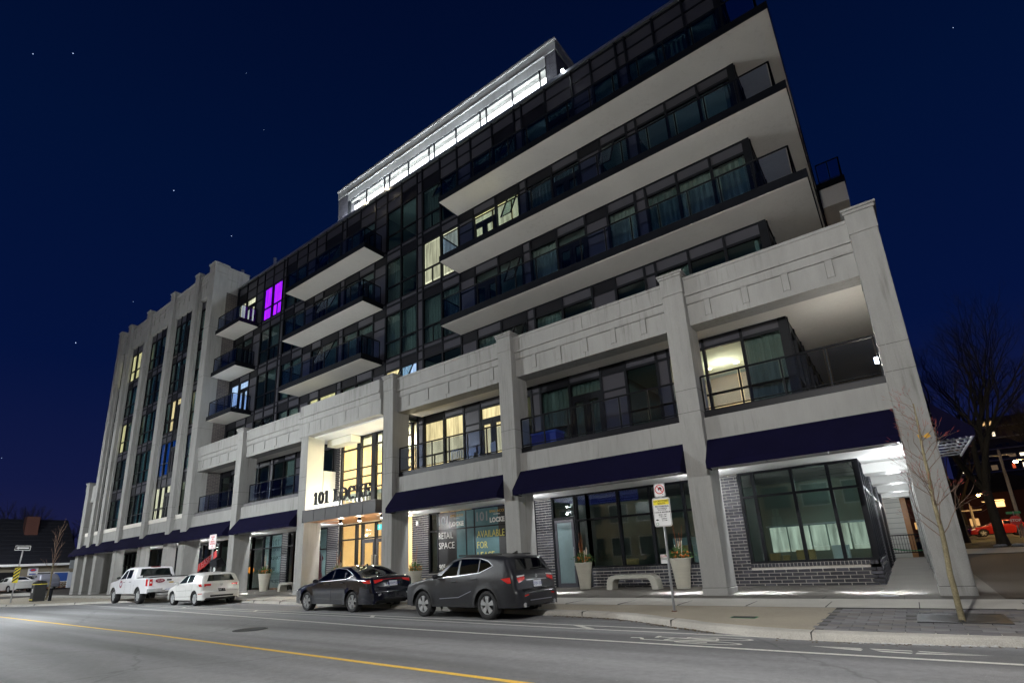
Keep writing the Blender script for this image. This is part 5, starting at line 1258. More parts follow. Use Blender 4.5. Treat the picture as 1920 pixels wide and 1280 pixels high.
for sd in (-1,1):
    rearq(C,((sd*.98,1.02),(sd*.62,1.055),(sd*.60,.985),(sd*.93,.90)),'lamp_red','tail_light',.018)
    rearq(C,((sd*.96,1.075),(sd*.58,1.085),(sd*.60,1.058),(sd*.95,1.04)),'lamp_clear','reversing_light',.016)
    patch(C.side(sd,.010),((4.12,1.02),(4.42,1.05),(4.45,.91),(4.36,.90)),6,3).add('tail_light',M['lamp_red'],C.root)
    rearq(C,((sd*.96,.60),(sd*.72,.615),(sd*.74,.585),(sd*.95,.565)),'lamp_red','reflector',.012)
    MB().tube((4.45,sd*.62,.36),(4.66,sd*.62,.36),.055,.06,12).add('exhaust_tip',M['chrome'],C.root)
    for wx in C.wh: MB().box(wx+.37,wx+.385,sd*.93-.13*(sd>0)-.0*(sd<0),sd*.93+.13*(sd<0),.16,.46).add('mud_flap',M['plastic'],C.root)
    MB().tube((2.2,sd*.60,1.68),(3.9,sd*.62,1.65),.018).add('roof_rail',M['plastic'],C.root); mirror(C.root,1.62,sd*.93,1.13,sd,M['suv'])
rearq(C,((-.55,.965),(.55,.965),(.55,.945),(-.55,.945)),'chrome','tailgate_bar',.026)
rearq(C,((-.88,.735),(.88,.735),(.88,.64),(-.88,.64)),'blackcar','bumper_step',.012)
rearq(C,((-.75,.46),(.75,.46),(.70,.38),(-.70,.38)),'plastic','diffuser',.02); line(C.rear(.03),[(-.7,.46),(.7,.46)],.02).add('bumper_trim',M['silver'],C.root)
p=C.rear(.02)(0,1.04); MB().lathe([(.035,0),(.047,.004),(.047,.012),(.035,.012)],(p[0]-.005,0,p[2]),'x',20).tube((p[0]+.005,-.03,p[2]+.02),(p[0]+.005,.0,p[2]-.02),.006).tube((p[0]+.005,0,p[2]-.02),(p[0]+.005,.03,p[2]-.0),.006).add('badge',M['chrome'],C.root)
plate(C,.85,'CFJN 501'); MB().prism([(3.75,1.66),(3.95,1.64),(3.93,1.73)],'y',-.02,.02).add('roof_fin',M['blackcar'],C.root)
wheels4(C,5,'twin',.365,1.86,.235,.64)
# ---- dark blue sedan
KS=[(0,.32),(.02,.52),(.06,.66),(.2,.76),(.7,.88),(1.25,.96),(1.42,1.0),(2.05,1.33),(2.4,1.42),(2.8,1.445),(3.15,1.42),(3.6,1.27),(3.98,1.09),(4.2,1.065),(4.46,1.06),(4.52,1.03),(4.56,.92),(4.60,.72),(4.64,.60),(4.64,.46),(4.58,.32)]
C=car(KS,1.80,1.445,.97,(.92,3.64),.325,.25,'sedan',(-14.33,10.80),R(-2.6),'glossy dark navy sedan parked ahead of the dusty crossover','car',name='parked_car',sc=.96,tum=.23,rnd=.10,rearW=.82,rl=.5)
glassset(C,[((1.66,.99),(2.42,1.02),(2.42,1.37),(2.2,1.33)),((2.50,1.03),(3.16,1.05),(3.12,1.33),(2.50,1.375)),((3.21,1.055),(3.50,1.12),(3.42,1.2),(3.19,1.31))])
trim(C,[(1.55,.975),(2.45,1.0),(3.3,1.04),(3.62,1.15),(3.4,1.25),(3.1,1.355),(2.6,1.40),(2.3,1.38)],.016)
seams(C,[[(1.36,.42),(1.36,.88),(1.5,.98)],[(2.46,.30),(2.46,1.0)],[(3.18,.40),(3.25,.70),(3.36,.90),(3.36,1.04)],[(.98,.90),(1.4,.96)]],.008)
handles(C,[(2.28,.90),(3.10,.93)],'sedan')
patch(lambda v,x:C.skin(x,v,.006),((-.74,3.90),(.74,3.90),(.80,3.25),(-.80,3.25)),8,6).add('rear_window',M['carglass'],C.root,smooth=True)
patch(lambda v,x:C.skin(x,v,.006),((-.84,2.0),(.84,2.0),(.86,1.46),(-.86,1.46)),8,6).add('windscreen',M['carglass'],C.root,smooth=True)
for sd in (-1,1):
    rearq(C,((sd*.99,.97),(sd*.55,.985),(sd*.55,.935),(sd*.97,.865)),'lamp_red','tail_light',.012)
    patch(C.side(sd,.008),((4.18,.95),(4.50,.99),(4.54,.87),(4.30,.89)),6,3).add('tail_light',M['lamp_red'],C.root)
    rearq(C,((sd*.95,.54),(sd*.78,.56),(sd*.78,.52),(sd*.93,.48)),'chrome','bumper_vent',.012)
    MB().box(.02,.10,sd*.70-.05,sd*.70+.05,.60,.66).add('amber_light',M['amber'],C.root); mirror(C.root,1.62,sd*.90,1.0,sd,M['sedan'])
rearq(C,((-.56,.985),(.56,.985),(.56,.962),(-.56,.962)),'lamp_dred','light_bar',.012)
rearq(C,((-.62,.40),(.62,.40),(.60,.35),(-.60,.35)),'plastic','diffuser',.02)
plate(C,.84,'CWKM 268'); MB().prism([(3.02,1.44),(3.25,1.41),(3.22,1.50)],'y',-.02,.02).add('roof_fin',M['blackcar'],C.root)
wheels4(C,5,'fork',.325,1.80,.21,.68)
# ---- cream white hatchback
GF=[(0,.32),(.02,.52),(.06,.66),(.18,.76),(.6,.88),(1.02,.96),(1.2,1.02),(1.85,1.37),(2.15,1.455),(2.6,1.48),(3.2,1.475),(3.72,1.42),(3.80,1.385),(3.82,1.36),(4.00,1.03),(4.03,.98),(4.06,.82),(4.09,.66),(4.18,.60),(4.20,.48),(4.15,.34)]
C=car(GF,1.78,1.48,.99,(.86,3.40),.318,.25,'hatch',(-26.31,11.35),R(-1.4),'cream white hatchback parked under the pay here sign','car',name='parked_car',sc=.95,tum=.19,rnd=.10,rearW=.86,rl=.4)
glassset(C,[((1.55,1.02),(2.35,1.04),(2.35,1.39),(2.0,1.35)),((2.42,1.045),(3.05,1.06),(3.0,1.38),(2.42,1.40))])
seams(C,[[(1.30,.40),(1.30,.9),(1.45,1.0)],[(2.39,.30),(2.39,1.03)],[(3.0,.42),(3.06,.7),(3.12,1.0)],[(1.3,.66),(3.0,.70)],[(1.3,.40),(3.05,.42)]],.008)
handles(C,[(2.2,.90),(2.98,.93)],'hatch')
rearq(C,((-.84,1.07),(.84,1.07),(.76,1.35),(-.76,1.35)),'carglass','rear_window')
MB().box(3.73,3.76,-.16,.16,1.425,1.445).add('high_brake_light',M['lamp_dred'],C.root)
for sd in (-1,1):
    rearq(C,((sd*.99,.965),(sd*.60,.955),(sd*.62,.855),(sd*.98,.84)),'lamp_red','tail_light',.014); rearq(C,((sd*.92,.875),(sd*.62,.87),(sd*.65,.845),(sd*.90,.845)),'lamp_clear','reversing_light',.02)
    patch(C.side(sd,.008),((3.72,.96),(3.98,.97),(4.04,.84),(3.86,.85)),6,3).add('tail_light',M['lamp_red'],C.root)
    patch(C.side(sd,.008),((3.80,.54),(4.12,.55),(4.13,.52),(3.82,.51)),4,2).add('reflector',M['lamp_red'],C.root); mirror(C.root,1.5,sd*.89,1.03,sd,M['hatch'])
rearq(C,((-.62,.70),(.62,.70),(.52,.60),(-.52,.60)),'hatch','plate_recess',.002)
rearq(C,((-.80,.45),(.80,.45),(.78,.37),(-.78,.37)),'plastic','diffuser',.014)
p=C.rear(.02)(0,.90); MB().lathe([(.045,0),(.055,.006),(.045,.012)],(p[0]-.005,0,p[2]),'x',20).tube((p[0],-.03,p[2]+.025),(p[0],0,p[2]-.03),.006).tube((p[0],.03,p[2]+.025),(p[0],0,p[2]-.03),.006).add('badge',M['inkgrey'],C.root)
plate(C,.62,'BPRT 713',(.16,.065),'ink','blackcar'); wheels4(C,8,'spoke',.318,1.78,.20,.68)
# ---- white pickup
TR=[(0,.50),(.02,.80),(.07,1.02),(.2,1.13),(.9,1.19),(1.4,1.24),(1.55,1.28),(2.12,1.74),(2.4,1.85),(3.0,1.88),(3.62,1.86),(3.78,1.82),(3.95,1.36),(3.97,1.30),(4.0,1.29),(5.0,1.29),(5.74,1.29),(5.76,1.285),(5.79,1.2),(5.80,.95),(5.80,.70),(5.79,.62)]
C=car(TR,2.0,1.88,1.22,(.98,4.62),.40,.52,'truck',(-33.1,11.45),R(-1.2),'white pickup truck with oval maroon logo on its tailgate, parked ahead of the hatchback','pickup truck',name='pickup_truck',tum=.16,rnd=.06,rearW=.97,rl=.25,frontW=.86,crown=.02)
glassset(C,[((1.85,1.28),(2.62,1.30),(2.62,1.74),(2.3,1.70)),((2.72,1.30),(3.40,1.31),(3.36,1.75),(2.72,1.76))])
seams(C,[[(1.5,.62),(1.5,1.26)],[(2.67,.58),(2.67,1.28)],[(3.55,.58),(3.55,1.28)],[(3.98,.60),(3.98,1.27)]],.01)
handles(C,[(2.52,1.12),(3.42,1.12)],'plastic')
patch(lambda v,x:C.skin(x,v,.006),((-.84,3.93),(.84,3.93),(.84,3.80),(-.84,3.80)),8,5).add('rear_window',M['carglass'],C.root,smooth=True)
MB().box(4.02,5.72,-.90,.90,1.29,1.335).add('bed_cover',M['plastic'],C.root,bevel=.01); MB().box(5.70,5.79,-.92,.92,1.29,1.325).add('tailgate_cap',M['plastic'],C.root)
MB().tube((3.98,-.6,1.42),(3.98,.75,1.42),.03).tube((3.98,.75,1.30),(3.98,.75,1.42),.03).tube((3.98,-.6,1.3),(3.98,-.6,1.42),.03).add('bed_rail',M['plastic'],C.root)
MB().box(3.72,3.80,-.22,.22,1.845,1.88).add('high_brake_light',M['lamp_dred'],C.root)
for sd in (-1,1):
    rearq(C,((sd*.985,1.20),(sd*.83,1.21),(sd*.83,.88),(sd*.985,.88)),'lamp_red','tail_light',.012); rearq(C,((sd*.95,1.08),(sd*.86,1.08),(sd*.86,1.0),(sd*.95,1.0)),'lamp_clear','reversing_light',.018)
    patch(C.side(sd,.008),((5.62,1.22),(5.78,1.22),(5.79,.88),(5.66,.88)),4,3).add('tail_light',M['lamp_red'],C.root); mirror(C.root,1.85,sd*1.0,1.36,sd,M['plastic'])
MB().box(5.80,5.94,-.98,-.30,.56,.74).box(5.80,5.94,.30,.98,.56,.74).box(5.80,5.90,-.30,.30,.56,.66).add('rear_bumper',M['chrome'],C.root,bevel=.02)
rearq(C,((-.13,1.18),(.13,1.18),(.12,1.10),(-.12,1.10)),'plastic','tailgate_handle',.014)
lg=MB()
def oval(cy,cz,ry,rz_,x,name,m,par): 
    b=MB(); b.prism([(cy+ry*math.cos(2*math.pi*k/24),cz+rz_*math.sin(2*math.pi*k/24)) for k in range(24)],'x',x,x+.006); return b.add(name,M[m],par)
xl=5.825
o=oval(-.42,1.12,.22,.10,xl,'oval_logo','maroon',C.root); text('CLM',.13,(xl+.008,-.42,1.12),M['ink'],o,rot=(R(90),0,R(90)),name='logo_text'); 
MB().prism([(.02,.99),(.20,.99),(.23,1.02),(.20,1.05),(.02,1.05),(-.01,1.02)],'x',xl,xl+.006).add('gold_badge',M['gold'],C.root)
sdo=C.side(-1,.006)
b=MB(); cp=[sdo(2.05+.21*math.cos(2*math.pi*k/20),1.02+.20*math.sin(2*math.pi*k/20)) for k in range(20)]; b.poly(cp); o=b.add('door_logo',M['maroon'],C.root)
b=MB(); cp=[sdo(2.05+.13*math.cos(2*math.pi*k/20),1.02+.10*math.sin(2*math.pi*k/20)) for k in range(20)]; b.poly([(x,y-.004,z) for x,y,z in cp]); b.add('door_logo_centre',M['posterwhite'],o)
o=MB().box(5.92,5.945,-.16,.16,.60,.72).add('licence_plate',M['plate'],C.root); text('AP 76601',.10,(5.95,0,.66),M['plateblue'],o,rot=(R(90),0,R(90)),name='plate_text')
wheels4(C,6,'spoke',.40,2.0,.26,.60)
# ---- far left: silver crossover and white sedan in the side lot
def shift_to(C,x,y,rz,z): C.root.location=(x,y,z); C.root.rotation_euler=(0,0,rz)
C=car(NX,1.84,1.665,1.06,(.93,3.56),.36,.30,'silver',(0,0),0,'silver crossover parked in the lot before the low beige shop','car',name='parked_car',tum=.20,rnd=.10)
glassset(C,[((1.72,1.10),(2.42,1.15),(2.42,1.55),(2.18,1.50)),((2.50,1.16),(3.22,1.20),(3.22,1.55),(2.50,1.57)),((3.27,1.21),(3.72,1.34),(3.62,1.44),(3.27,1.55))]); trim(C,[(1.62,1.08),(3.3,1.19),(3.78,1.36),(3.5,1.52),(2.5,1.60)],.03)
for sd in(-1,1): patch(C.side(sd,.010),((4.12,1.02),(4.42,1.05),(4.45,.91),(4.30,.90)),6,3).add('tail_light',M['lamp_dred'],C.root)
wheels4(C,5,'twin',.36,1.84); shift_to(C,-77.5,16.2,R(12),.79)
C=car(KS,1.80,1.445,.97,(.92,3.64),.325,.25,'hatch',(0,0),0,'pale sedan with pink lit tail parked behind the yellow and black striped marker','car',name='parked_car',tum=.23,rnd=.10)
glassset(C,[((1.66,.99),(2.42,1.02),(2.42,1.37),(2.2,1.33)),((2.50,1.03),(3.16,1.05),(3.12,1.33),(2.50,1.375))]); 
for sd in(-1,1): patch(C.side(sd,.010),((.1,.70),(.42,.78),(.42,.66),(.1,.6)),6,3).add('headlight',M['lamp_red'],C.root)
patch(lambda v,x:C.skin(x,v,.006),((-.74,3.90),(.74,3.90),(.80,3.25),(-.80,3.25)),8,6).add('rear_window',M['carglass'],C.root,smooth=True)
wheels4(C,5,'fork',.325,1.80); shift_to(C,-74.5,13.5,R(14),.76)
# ================================================================== STREET FURNITURE
def G2(x,y): return swz(x,y) if y>12.9 else zk(x,y)
# pay parking sign in front of the arcade
t=root('parking_sign_post',(-4.44,11.74,zk(-4.44,11.74)),'galvanised post with no stopping disc above a yellow headed pay parking board','street sign')
po=MB().tube((0,0,0),(.0,0,2.78),.027,n=12).add('post',M['steel'],t); MB().box(-.05,.05,-.05,.05,-.01,.012).add('post_base',M['rust'],t)
def rrect(x0,x1,z0,z1,r=.035,n=5):
    P=[]
    for cx,cz,a0 in ((x1-r,z0+r,-90),(x1-r,z1-r,0),(x0+r,z1-r,90),(x0+r,z0+r,180)):
        for k in range(n+1): a=R(a0+90*k/n); P.append((cx+r*math.cos(a),cz+r*math.sin(a)))
    return P
def board(name,x0,x1,z0,z1,m,par,y=-.045,th=.006,r=.035): return MB().prism(rrect(x0,x1,z0,z1,r),'y',y,y+th).add(name,m,par)
SG=root('pay_parking_board',(-4.44,11.74,zk(-4.44,11.74)),'white board headed Locke Street South with pay parking rules on the post','sign') if 0 else t
hx=.0
s1=board('no_stopping_sign',-.125,.125,2.46,2.76,M['signw'],t); 
fr_=board('sign_border',-.118,.118,2.467,2.753,M['signb'],s1,y=-.047,th=.002); board('sign_face',-.112,.112,2.473,2.747,M['signw'],s1,y=-.049,th=.002)
MB().lathe([(.085,-.052),(.105,-.052),(.105,-.049),(.085,-.049)],(0,0,2.63),'y',28,closed=True).add('red_ring',M['signr'],s1)
MB().ball((.01,-.051,2.64),.045,(1,.05,1),14,8).add('black_symbol',M['signb'],s1); MB().ball((.012,-.054,2.615),.022,(1,.08,1),12,8).add('white_centre',M['signw'],s1)
b=MB(); b.prism([(-.066,2.70),(-.054,2.712),(.066,2.58),(.054,2.568)],'y',-.057,-.055); b.add('red_slash',M['signr'],s1); MB().prism([(.05,2.515),(.075,2.50),(.075,2.53)],'y',-.052,-.050).add('small_arrow',M['signb'],s1)
s2=board('pay_parking_sign',-.20,.20,1.80,2.44,M['signw'],t,r=.045); board('sign_border',-.19,.19,1.81,2.43,M['signb'],s2,y=-.047,th=.002,r=.04); board('sign_face',-.183,.183,1.817,2.423,M['signw'],s2,y=-.049,th=.002,r=.036)
MB().box(-.178,.178,-.052,-.049,2.28,2.40).add('yellow_header',M['signy'],s2)
for s_,z,sz,m_ in (('LOCKE STREET',2.365,.052,'signb'),('SOUTH',2.31,.052,'signb'),('PAY PARKING',2.245,.05,'signb'),('PAY AT METER OR',2.20,.027,'signb'),('PAY BY PHONE',2.165,.027,'signb'),('3 HOUR MAXIMUM',2.115,.042,'signb'),('MON - SAT',2.06,.036,'signb'),('9 AM - 6 PM',2.018,.03,'signb'),('SUNDAY',1.97,.032,'signb'),('12 - 6 PM',1.93,.03,'signb')): text(s_,sz,(.01 if z>1.99 else .04,-.0535,z),M[m_],s2,ext=.0008,name='sign_lettering',bold=.0012)
MB().prism([(-.16,1.95),(-.12,1.975),(-.12,1.96),(-.09,1.96),(-.09,1.94),(-.12,1.94),(-.12,1.925)],'y',-.052,-.050).add('arrow_symbol',M['signb'],s2); MB().lathe([(.024,-.052),(.032,-.052),(.032,-.050),(.024,-.050)],(-.13,0,1.86),'y',20,closed=True).add('green_p_ring',M['signg'],s2)
t.rotation_euler=(0,R(.4),R(4))
# pay here sign and parking meter with red leased banner
t=root('pay_here_sign',(-28.1,12.75,G2(-28.1,12.75)),'white sign with red lettering asking to pay here in advance, above the hatchback','street sign')
MB().tube((0,0,0),(0,0,3.1),.035,n=10).add('post',M['steel'],t)
s1=board('pay_here_board',-.36,.36,2.42,3.12,M['signw'],t,r=.05); board('sign_border',-.335,.335,2.445,3.095,M['signr'],s1,y=-.047,th=.002,r=.04); board('sign_face',-.32,.32,2.46,3.08,M['signw'],s1,y=-.049,th=.002,r=.035)
for s_,z in (('PLEASE',3.0),('PAY',2.89),('HERE IN',2.78),('ADVANCE',2.67)): text(s_,.115,(0,-.0535,z),M['signr'],s1,ext=.001,name='sign_lettering',bold=.004)
MB().prism([(-.02,2.60),(.02,2.60),(.02,2.55),(.06,2.55),(0,2.48),(-.06,2.55),(-.02,2.55)],'y',-.052,-.05).add('arrow_symbol',M['signr'],s1)
t=root('parking_meter',(-27.55,12.8,G2(-27.55,12.8)),'black pay and display machine with small solar roof and round white P badge','parking meter')
MB().box(-.16,.16,-.14,.14,0,1.55).add('cabinet',M['plastic'],t,bevel=.02); MB().prism([(-.2,1.56),(.2,1.56),(.24,1.62),(.0,1.95),(-.24,1.85)],'x',-.34,.34).add('solar_hood',M['black'],t); MB().disc((.0,-.155,1.42),.10,'y',20,.01).add('badge_disc',M['signw'],t); text('P',.14,(0,-.16,1.42),M['signg'],t,name='badge_letter',bold=.005)
MB().box(-.12,.12,-.15,-.14,1.0,1.25).add('keypad',M['inkgrey'],t)
t=root('leased_banner',(-40.4,YS-.12,2.35),'slanted red LEASED banner on the shop window left of the pay here sign','banner')
o=MB(lambda x,y,z:(x*.94-z*.33,y,x*.33+z*.94)).box(-1.5,1.5,-.01,.0,-.24,.24).add('banner_board',M['signr'],t)
q=text('LEASED',.56,(0,0,0),M['ink'],o,rot=(0,0,0),name='banner_lettering',bold=.01)
for v in q.data.vertices: a,c=v.co.x,v.co.y; v.co=Vector((a*1.15*.94-c*.33,-.018,a*1.15*.33+c*.94))
# planters with winter greenery
lr=random.Random(21)
def planter(x,y,r,h,label,col='leaf',sticks=True,seed=1):
    lr=random.Random(seed); t=root('planter',(x,y,G2(x,y)),label,'planter','tall stone planters with winter greenery')
    prof=[(r*.56,0),(r*.62,.01),(r*.80,h*.55),(r*.97,h*.93),(r*1.0,h*.95),(r*1.0,h),(r*.90,h),(r*.86,h-.06),(0.001,h-.07)]
    MB().lathe(prof,n=32).add('pot',M['planter'],t,smooth=False)
    MB().disc((0,0,h-.07),r*.85,'z',20,.012).add('soil',M['rust'],t)
    b=MB()
    for k in range(520):
        a=lr.uniform(0,6.283); d=abs(lr.gauss(0,.5)); hh=lr.uniform(0,.30)*(1.2-d*.5); px,py=d*r*1.15*math.cos(a),d*r*1.15*math.sin(a)
        dr=Vector((math.cos(a)*d+lr.uniform(-.4,.4),math.sin(a)*d+lr.uniform(-.4,.4),lr.uniform(-.35,.9))).normalized(); L=lr.uniform(.05,.15); u=dr.orthogonal().normalized()*lr.uniform(.006,.016)
        p=Vector((px,py,h+hh-.03)); e=p+dr*L; m_=p+dr*L*.5; b.poly([tuple(p),tuple(m_+u),tuple(e),tuple(m_-u)])
    b.add('foliage',M[col],t,kind='stuff')
    b=MB()
    for k in range(26):
        a=lr.uniform(0,6.283); d=lr.uniform(.3,1)*r; L=lr.uniform(.02,.04); b.ball((d*math.cos(a),d*math.sin(a),h+lr.uniform(.03,.2)),L,(1,1,1.2),6,4)
    b.add('berry_cluster',M['berry'],t,kind='stuff')
    if sticks:
        for k in range(5): a=lr.uniform(0,6.28); c=.08; MB().tube((c*math.cos(a),c*math.sin(a),h-.05),(c*2*math.cos(a),c*2*math.sin(a),h+lr.uniform(.38,.55)),.016,.013,6).add('birch_stick',M['birch'],t)
    for k in range(7): a=lr.uniform(0,6.28); p0=Vector((.05*math.cos(a),.05*math.sin(a),h)); p1=p0+Vector((lr.uniform(-.12,.12),lr.uniform(-.1,.1),lr.uniform(.6,1.1))); MB().tube(p0,p1,.006,.002,5).add('orange_twig',M['berry'],t)
planter(-9.72,17.35,.31,.92,'stone planter with orange twigs beside the shop door left of the bench',seed=1)
planter(-6.12,17.25,.34,.95,'stone planter with ferny greens right of the bench, next to the second pillar',seed=2)
planter(-18.35,17.2,.34,.85,'stone planter with low greens between the sedan and crossover roofs',seed=3)
planter(-24.0,17.2,.32,.90,'planter with pale yellow flowers left of the entrance doors, behind the sedan','leaf2',seed=4)
planter(-31.3,17.3,.36,1.0,'tall planter by the brown shop door left of the small bench',seed=5)
def bench(x,y,L,label):
    t=root('bench',(x,y,G2(x,y)),label,'bench','curved concrete benches in the arcade')
    P=[(-L/2-.05,0),(-L/2,.32),(-L/2+.06,.41),(-L/2+.18,.46),(L/2-.18,.46),(L/2-.06,.41),(L/2,.32),(L/2+.05,0),(L/2-.17,0),(L/2-.20,.24),(L/2-.30,.35),(-L/2+.30,.35),(-L/2+.20,.24),(-L/2+.17,0)]
    b=MB(); n=len(P)
    A=[b.P((p[0],-.23,p[1])) for p in P]; D=[b.P((p[0],.23,p[1])) for p in P]
    for i in range(n): b.f.append([A[i],A[(i+1)%n],D[(i+1)%n],D[i]])
    for S_,fl in ((A,0),(D,1)):
        for q in ((0,1,12,13),(1,2,12),(2,3,11,12),(3,4,10,11),(4,5,10,10),(5,6,9,10),(6,7,8,9)):
            q=[S_[i] for i in dict.fromkeys(q)]; b.f.append(q if fl else q[::-1])
    b.add('bench_slab',M['bench'],t,bevel=.012)
    MB().box(-L/2+.25,L/2-.25,-.17,.17,.465,.472).add('seat_pad',M['bench'],t)
bench(-7.78,17.2,1.75,'pale curved concrete bench under the long shop window between two planters')
bench(-28.4,17.2,1.6,'small pale concrete bench under the fashion poster left of the entrance')
# litter bin, bollard, one way sign, hazard marker at the far left corner
t=root('litter_bin',(-47.2,10.55,G2(-47.2,10.55)),'dark recycling bin with a yellow rim and white sticker at the left corner','bin')
MB().box(-.36,.36,-.32,.32,0,1.05).add('bin_body',M['plastic'],t,bevel=.03); MB().box(-.38,.38,-.34,.34,1.06,1.10).add('rim',M['signy'],t); MB().lathe([(.36,1.10),(.36,1.18),(.30,1.28),(.001,1.33)],n=20).add('lid',M['plastic'],t); MB().box(-.03,.15,-.335,-.325,.55,.80).add('sticker',M['signw'],t); MB().box(-.37,.37,-.335,-.325,.10,.16).add('yellow_band',M['signy'],t); MB().box(-.37,-.362,-.2,.2,.2,1.0).add('red_panel',M['signr'],t)
t=root('bollard',(-45.9,10.9,G2(-45.9,10.9)),'short black bollard to the right of the litter bin','bollard'); MB().tube((0,0,0),(0,0,.85),.09,n=14).add('bollard_post',M['black'],t); MB().tube((0,0,.8),(0,0,.88),.10,.07,14).add('bollard_cap',M['steel'],t)
t=root('one_way_sign',(-48.44,9.49,G2(-48.44,9.49)),'steel post with a white arrow plate above a yellow and black striped marker','street sign'); t.rotation_euler=(0,R(3.5),R(28))
MB().tube((0,0,0),(0,0,3.65),.04,n=10).add('post',M['steel'],t)
s1=board('arrow_plate',-.62,.62,3.33,3.65,M['signw'],t,r=.04); board('arrow_border',-.59,.59,3.36,3.62,M['signb'],s1,y=-.05,th=.003,r=.03); MB().prism([(-.50,3.49),(-.30,3.585),(-.30,3.53),(.50,3.53),(.50,3.45),(-.30,3.45),(-.30,3.395)],'y',-.056,-.052).add('white_arrow',M['signw'],s1)
s2=board('striped_marker',-.23,.23,1.25,2.30,M['signy'],t,r=.02)
for k in range(5):
    z=1.25+k*.23; P=[(-.22,z),( .22,z+.30),(.22,z+.42),(-.22,z+.12)]; P=[(x,min(2.29,max(1.26,q))) for x,q in P]; MB().prism(P,'y',-.052,-.048).add('black_stripe',M['signb'],s2)
t=root('edge_sign',(-55.6,9.3,G2(-55.6,9.3)),'small white arrow plate cut off by the left picture edge','street sign'); MB().tube((0,0,0),(0,0,3.7),.04).add('post',M['steel'],t); s1=board('arrow_plate',-.5,.5,3.35,3.65,M['signw'],t); board('arrow_border',-.47,.47,3.38,3.62,M['signb'],s1,y=-.05,th=.003); MB().prism([(-.4,3.5),(-.22,3.58),(-.22,3.53),(.4,3.53),(.4,3.47),(-.22,3.47),(-.22,3.42)],'y',-.056,-.052).add('white_arrow',M['signw'],s1); t.rotation_euler=(0,0,R(25))
# ================================================================== TREES
def branch(b,p,d,L,r,depth,rng,spread,up,tips=None,n=6,seg=3,shr=.72,kids=(2,3),minr=.004):
    for i in range(seg):
        d2=(d+Vector((rng.uniform(-1,1),rng.uniform(-1,1),rng.uniform(-.6,1)*.6+up))*.16).normalized(); q=p+d2*(L/seg); r2=r*(1-.30/seg)
        b.tube(p,q,r,r2,n if r>.02 else (4 if r>.008 else 3),cap=False); p,d,r=q,d2,r2
        if depth>0 and i>0 and rng.random()<.75:
            a=d.orthogonal().normalized(); a.rotate(Matrix.Rotation(rng.uniform(0,6.283),3,d)); nd=(d*math.cos(spread)+a*math.sin(spread)+Vector((0,0,up))).normalized()
            branch(b,p,nd,L*rng.uniform(.5,.75),r*.55,depth-1,rng,spread,up,tips,n,seg,shr,kids,minr)
    if depth>0 and r>minr:
        for k in range(rng.randint(*kids)):
            a=d.orthogonal().normalized(); a.rotate(Matrix.Rotation(rng.uniform(0,6.283),3,d)); s=spread*rng.uniform(.5,1.1); nd=(d*math.cos(s)+a*math.sin(s)+Vector((0,0,up))).normalized()
            branch(b,p,nd,L*shr*rng.uniform(.8,1.1),r*.66,depth-1,rng,spread,up,tips,n,seg,shr,kids,minr)
    elif tips is not None: tips.append((p,d))
# thin young street tree by the corner pillar
rng=random.Random(4)
t=root('young_street_tree',(.37,11.19,zk(-1.5,11.2)-.02),'thin bare young street tree growing out of the iron grate before the corner pillar','tree')
b=MB(); p=Vector((0,0,0)); lean=Vector((-.015,.0,1)); pts=[p.copy()]
for i in range(15): p=p+Vector((.006+rng.uniform(-.014,.014),rng.uniform(-.014,.014),.235)); pts.append(p.copy())
rad=lambda i:.040*(1-i/16)**.8+.006
for i in range(15): b.tube(pts[i],pts[i+1],rad(i),rad(i+1),10,cap=False)
b.tube(pts[0]-Vector((0,0,.05)),pts[0]+Vector((0,0,.06)),.052,.040,10,cap=False)
b.add('trunk',M['sapbark'],t,smooth=True)
tips=[]; b=MB()
for i in range(5,15):
    for k in range(2 if i<7 else 3):
        a=rng.uniform(0,6.283) if i>5 else (2.9 if k==0 else .2); d=Vector((math.cos(a)*.75,math.sin(a)*.55,.72)).normalized()
        branch(b,pts[i]+Vector((0,0,rng.uniform(0,.2))),d,max(.22,.62-.035*i)*rng.uniform(.8,1.3),.013*(1-i/22),2,rng,.55,.10,tips,5,3,.62,(1,2),.0015)
b.add('branches',M['twig'],t)
b=MB()
for p_,d_ in tips:
    b.tube(p_,p_+d_*rng.uniform(.03,.08),.004,.001,4)
b.add('red_buds',M['redtwig'],t,kind='stuff')
for i in (1,):
    b=MB(); c=Vector((.12,-.02,2.95)); b.poly([tuple(c),tuple(c+Vector((.08,0,.05))),tuple(c+Vector((.10,.01,-.02))),tuple(c+Vector((.03,0,-.05)))]); b.poly([tuple(c),tuple(c+Vector((-.08,0,.04))),tuple(c+Vector((-.06,.01,-.03)))]); b.add('dead_leaf',M['inkgold'],t)
# left corner sapling
rng=random.Random(8); t=root('small_sapling',(-48.9,11.4,G2(-48.9,11.4)),'bare slender sapling behind the litter bin at the left corner','tree'); b=MB(); branch(b,Vector((0,0,0)),Vector((.10,0,1)).normalized(),2.4,.055,0,rng,.4,.05,None,8,5); b.add('trunk',M['sapbark'],t)
b=MB(); 
for k in range(14): z=1.5+k*.22; a=rng.uniform(0,6.28); branch(b,Vector((.10*z,0,z)),Vector((math.cos(a)*.45,math.sin(a)*.45,1)).normalized(),.75,.018,1,rng,.4,.2,None,4,3,.6,(1,2))
b.tube((.2,0,2.2),(.47,0,4.6),.035,.008,6); b.add('branches',M['twig'],t)
